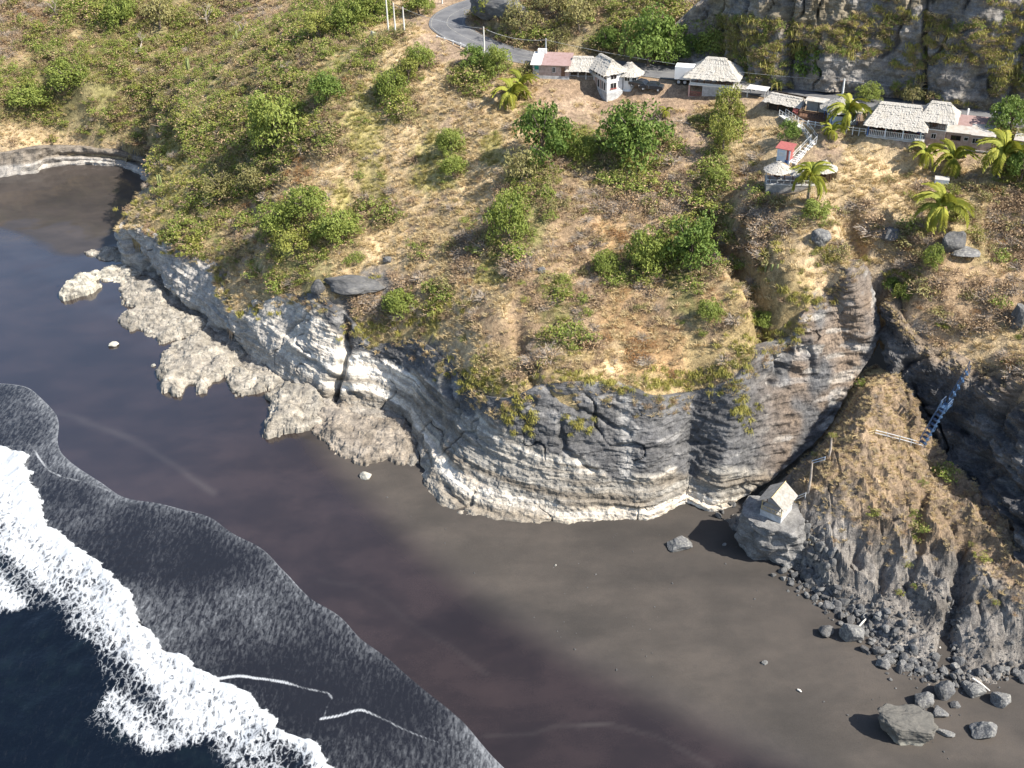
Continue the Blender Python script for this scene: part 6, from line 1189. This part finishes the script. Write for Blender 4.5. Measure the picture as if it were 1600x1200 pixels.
# ------------------------------------------------------------------ beach hut, stairs, rails on the mound
hc = np.array([*px(1212,800,6.9)[:2], 6.7]); e = empty('beach_hut', hc, math.radians(-37), 'small gabled hut with plank roof on the rock by the beach', 'hut')
pbox('base_wall', e, MBLG, -1.55, 1.55, -1.75, 1.75, -1.0, 1.1); pbox('floor', e, MCON, -1.6, 1.6, -1.8, 1.8, 1.1, 1.18)
for x in (-1.5, 1.38):
    for y in (-1.7, 0, 1.58): pbox('post', e, MBB if y else MWD, x, x+.12, y, y+.12, 1.18, 2.75)
rail(e, -1.5, 1.5, -1.7, 1.18, .75, MBB, 5); pbox('bench', e, MWD, -1.3, 1.3, 1.1, 1.5, 1.18, 1.6)
MPLK = mat_simple('weathered_plank', (.30,.28,.25), .9, .1, .22, 2.5, .3)
for sd in (-1, 1):
    for q in range(11):
        f0, f1 = q/11, (q+.96)/11; part('roof_plank', e, MPLK, lambda g: (Q(g, (sd*.02,-2.2+4.3*f0,4.2),(sd*2.05,-2.2+4.3*f0,2.65),(sd*2.05,-2.2+4.3*f1,2.65),(sd*.02,-2.2+4.3*f1,4.2)), Q(g, (sd*.02,-2.2+4.3*f0,4.14),(sd*.02,-2.2+4.3*f1,4.14),(sd*2.05,-2.2+4.3*f1,2.59),(sd*2.05,-2.2+4.3*f0,2.59))))
part('ridge_pole', e, MBB, lambda g: bar(g, (0, -2.3, 4.2), (0, 2.2, 4.2), .06)); part('tie_beam', e, MBB, lambda g: bar(g, (-1.5, -1.7, 2.7), (1.5, -1.7, 2.7), .05))
a = px(1441,694,12.3); b = px(1474,638,17.6); c = px(1482,630,17.8); d = px(1514,577,23.6)
stairs([a, b, c, d], 'blue_stairs', 'steep blue steel stairs with handrails bridging the dark ravine', 1.0, MBS, MBS, .32, rr=.045, lift=.0)
def handrail(pts, label, mat=MBB, name='bamboo_railing', h=.9):
    e = empty(name, pts[0], 0, label, 'railing'); o0 = np.array(pts[0])
    for a, b in zip(pts[:-1], pts[1:]):
        a, b = np.array(a)-o0, np.array(b)-o0
        for hh in (.45, h): part('rail', e, mat, lambda g: bar(g, a+[0, 0, hh], b+[0, 0, hh], .055))
        n = max(1, int(np.linalg.norm(b-a)/1.6))
        for q in range(n+1): c = a+(b-a)*q/n; part('post', e, mat, lambda g: bar(g, c+[0, 0, -.4], c+[0, 0, h+.08], .06))
handrail([on_mound(1441,700), on_mound(1405,690), on_mound(1366,680)], 'grey pole railing from the foot of the blue stairs along the mound', MMT, 'pole_railing'); handrail([on_mound(1366,680), on_mound(1330,690), on_mound(1298,697)], 'bamboo railing across the top of the mound'); handrail([on_mound(1243,784), on_mound(1258,778)], 'short white ladder railing behind the beach hut', MWW, 'pole_railing'); handrail([on_mound(1268,728), on_mound(1288,722)], 'short pale blue railing above the dead trunk', MWB, 'pole_railing')
for (u, v0, v1, lb) in ((1263,768,722,'pale dead trunk standing between hut and railing'), (1295,715,682,'white post with green sprouts at the end of the bamboo railing')):
    p = on_mound(u, v0); g = Geo(); h_ = (v0-v1)/ppm(p)/.8; tube(g, [(0, 0, -.3), (.05, 0, h_*.5), (-.1, 0, h_)], [.2, .16, .12], 7); o = obj('dead_trunk', g.mesh('dead_trunk', [MTG], True)); o.location = p; tag(o, lb, 'trunk')
p = on_mound(1295,715); o = obj('sprout_shrub', GB[5]); o.location = p+[0, 0, 3.6]; o.scale = (.7,)*3; tag(o, 'tuft of green leaves on the top of the white post', 'shrub')
MDW = mat_simple('driftwood', (.66,.62,.55), .9, .1, .1, 3)
for (a, b, lb) in (((1518,1064),(1545,1085),'bleached driftwood log across the rubble edge'),((1467,1015),(1476,1042),'bleached driftwood log in the dark gully'),((1340,985),(1352,972),'thin driftwood stick on the rubble by the big rounded boulder'),((1246,1078),(1252,1082),'tiny driftwood stick on the open sand')):
    A = on_mound(*a)+[0, 0, .5] if a[0] > 1300 else pxs(*a)+[0, 0, .08]; B = on_mound(*b)+[0, 0, .6] if a[0] > 1300 else pxs(*b)+[0, 0, .08]; g = Geo(); tube(g, [np.zeros(3), (B-A)*.5+[0, 0, .1], B-A], [.12, .14, .09], 7); o = obj('driftwood_log', g.mesh('driftwood_log', [MDW], True)); o.location = A; tag(o, lb, 'driftwood')
# ------------------------------------------------------------------ poles, wires, guard rail, sign stones
MPL = mat_simple('pole_concrete', (.60,.58,.54), .85, .2, .1, 2); TOPS = {}
def pole(u, vb, vt, label, mat=MPL, r_=.15, onroad=None):
    p = on_hill(u, vb); h = (vb-vt)/ppm(p)/.94; e = empty('utility_pole', p, 0, label, 'pole', None); part('shaft', e, mat, lambda g: tube(g, [(0, 0, -.5), (0, 0, h*.5), (0, 0, h)], [r_*1.15, r_, r_*.75], 8), True); part('crossarm', e, MWD, lambda g: box(g, -.7, .7, -.05, .05, h-.45, -.33+h)); TOPS[u] = p+np.array([0, 0, h-.3]); return e
pole(607,50,-2,'leftmost tall pole of the three by the road bend'); pole(618,53,8,'middle tall pole of the three by the road bend'); pole(632,51,14,'shorter right pole of the three by the road bend'); pole(757,88,45,'white pole in front of the road left of the pink house'); pole(853,92,62,'pale blue-grey pole behind the pink-roofed house', MMT); pole(691,6,-22,'pole on the far side of the road bend'); pole(1316,150,124,'short white pole by the rock cutting', MWW, .17)
def wire(a, b, lb, sag=.8):
    a, b = np.array(a), np.array(b); t = np.linspace(0, 1, 14)[:, None]; g = Geo(); tube(g, (b-a)*t-np.array([0, 0, sag])*4*t*(1-t), .018, 4); o = obj('power_wire', g.mesh('power_wire', [MMT])); o.location = a; tag(o, lb, 'wire')
wire(TOPS[618], TOPS[757], 'wire from the triple poles to the white roadside pole'); wire(TOPS[757], TOPS[853], 'wire from the white roadside pole to the blue-grey pole'); far = TOPS[1316]+np.array([0, 2.0, 6.5]); wire(TOPS[853], TOPS[1316], 'wire behind the thatched houses', 1.2); wire(TOPS[1316], TOPS[1316]+np.array([40, -14, 2.0]), 'wire running past the rock cutting', 1.0)
e = None; k0 = int(np.argmin(np.hypot(*(RG[:, :2]-px(683,61,43)[:2]).T))); gp = [px(u, v, 42.9) for u, v in ((683,61),(695,65),(708,69),(720,73),(730,77))]
e = empty('guard_rail', gp[0], 0, 'low white guard rail on the outside of the road bend', 'guard rail')
for a, b in zip(gp[:-1], gp[1:]): part('rail', e, MWW, lambda g: bar(g, a-gp[0]+[0, 0, .6], b-gp[0]+[0, 0, .6], .09))
for a in gp: part('post', e, MWW, lambda g: box(g, *(np.array([a[0]-gp[0][0]]*2)+[-.1, .1]), *(np.array([a[1]-gp[0][1]]*2)+[-.1, .1]), a[2]-gp[0][2]-.4, a[2]-gp[0][2]+.75))
for i, (u, v) in enumerate(((1512,178),(1553,182))):
    o = obj('road_marker', (lambda g: (box(g, -.14, .14, -.14, .14, -.2, .8), box(g, -.1, .1, -.1, .1, .8, .9), g)[2])(Geo()).mesh('road_marker', [MWW])); o.location = px(u, v, 43.05); tag(o, ['white stone road marker above the tower house roof', 'white stone road marker next to the dark corner tree'][i], 'marker')
# fallen branches in the bare yard
for i, (u, v) in enumerate(((1078,195),(1062,190),(1095,180))):
    o = obj('fallen_branch', BARE[i]); o.location = on_hill(u, v)+[0, 0, .15]; o.scale = (2.4,)*3; o.rotation_euler = (0, 1.35, 2.6+i); tag(o, ['fallen dead branch lying in the bare yard, lowest of three', 'fallen dead branch in the middle of the bare yard', 'fallen dead branch nearest the hipped house'][i], 'branch')

# pebbles and scraps strewn on the dry sand
pu = rng.uniform(560, 1500, 700); pv = rng.uniform(760, 1190, 700); pp = np.array([pxs(u, v) for u, v in zip(pu, pv)]); dl2 = np.interp(pu, [p[0] for p in DRYL], [p[1] for p in DRYL]); kq = (pv < dl2-10) & ~in_poly(pp[:, 0], pp[:, 1], MPOLY) & (noise(pp[:, 0]*.12, pp[:, 1]*.12, 0, 401)+rng.normal(0, .3, 700) > .1); pp = pp[kq]; ss = rng.uniform(0, 1, len(pp))**3*.16+.03
gn_scatter('beach_pebbles', RK[1], pp, rng.uniform(0, 6.28, len(pp)), np.stack([ss]*3, 1), 'small pebbles and scraps strewn over the dry sand', 'pebbles')
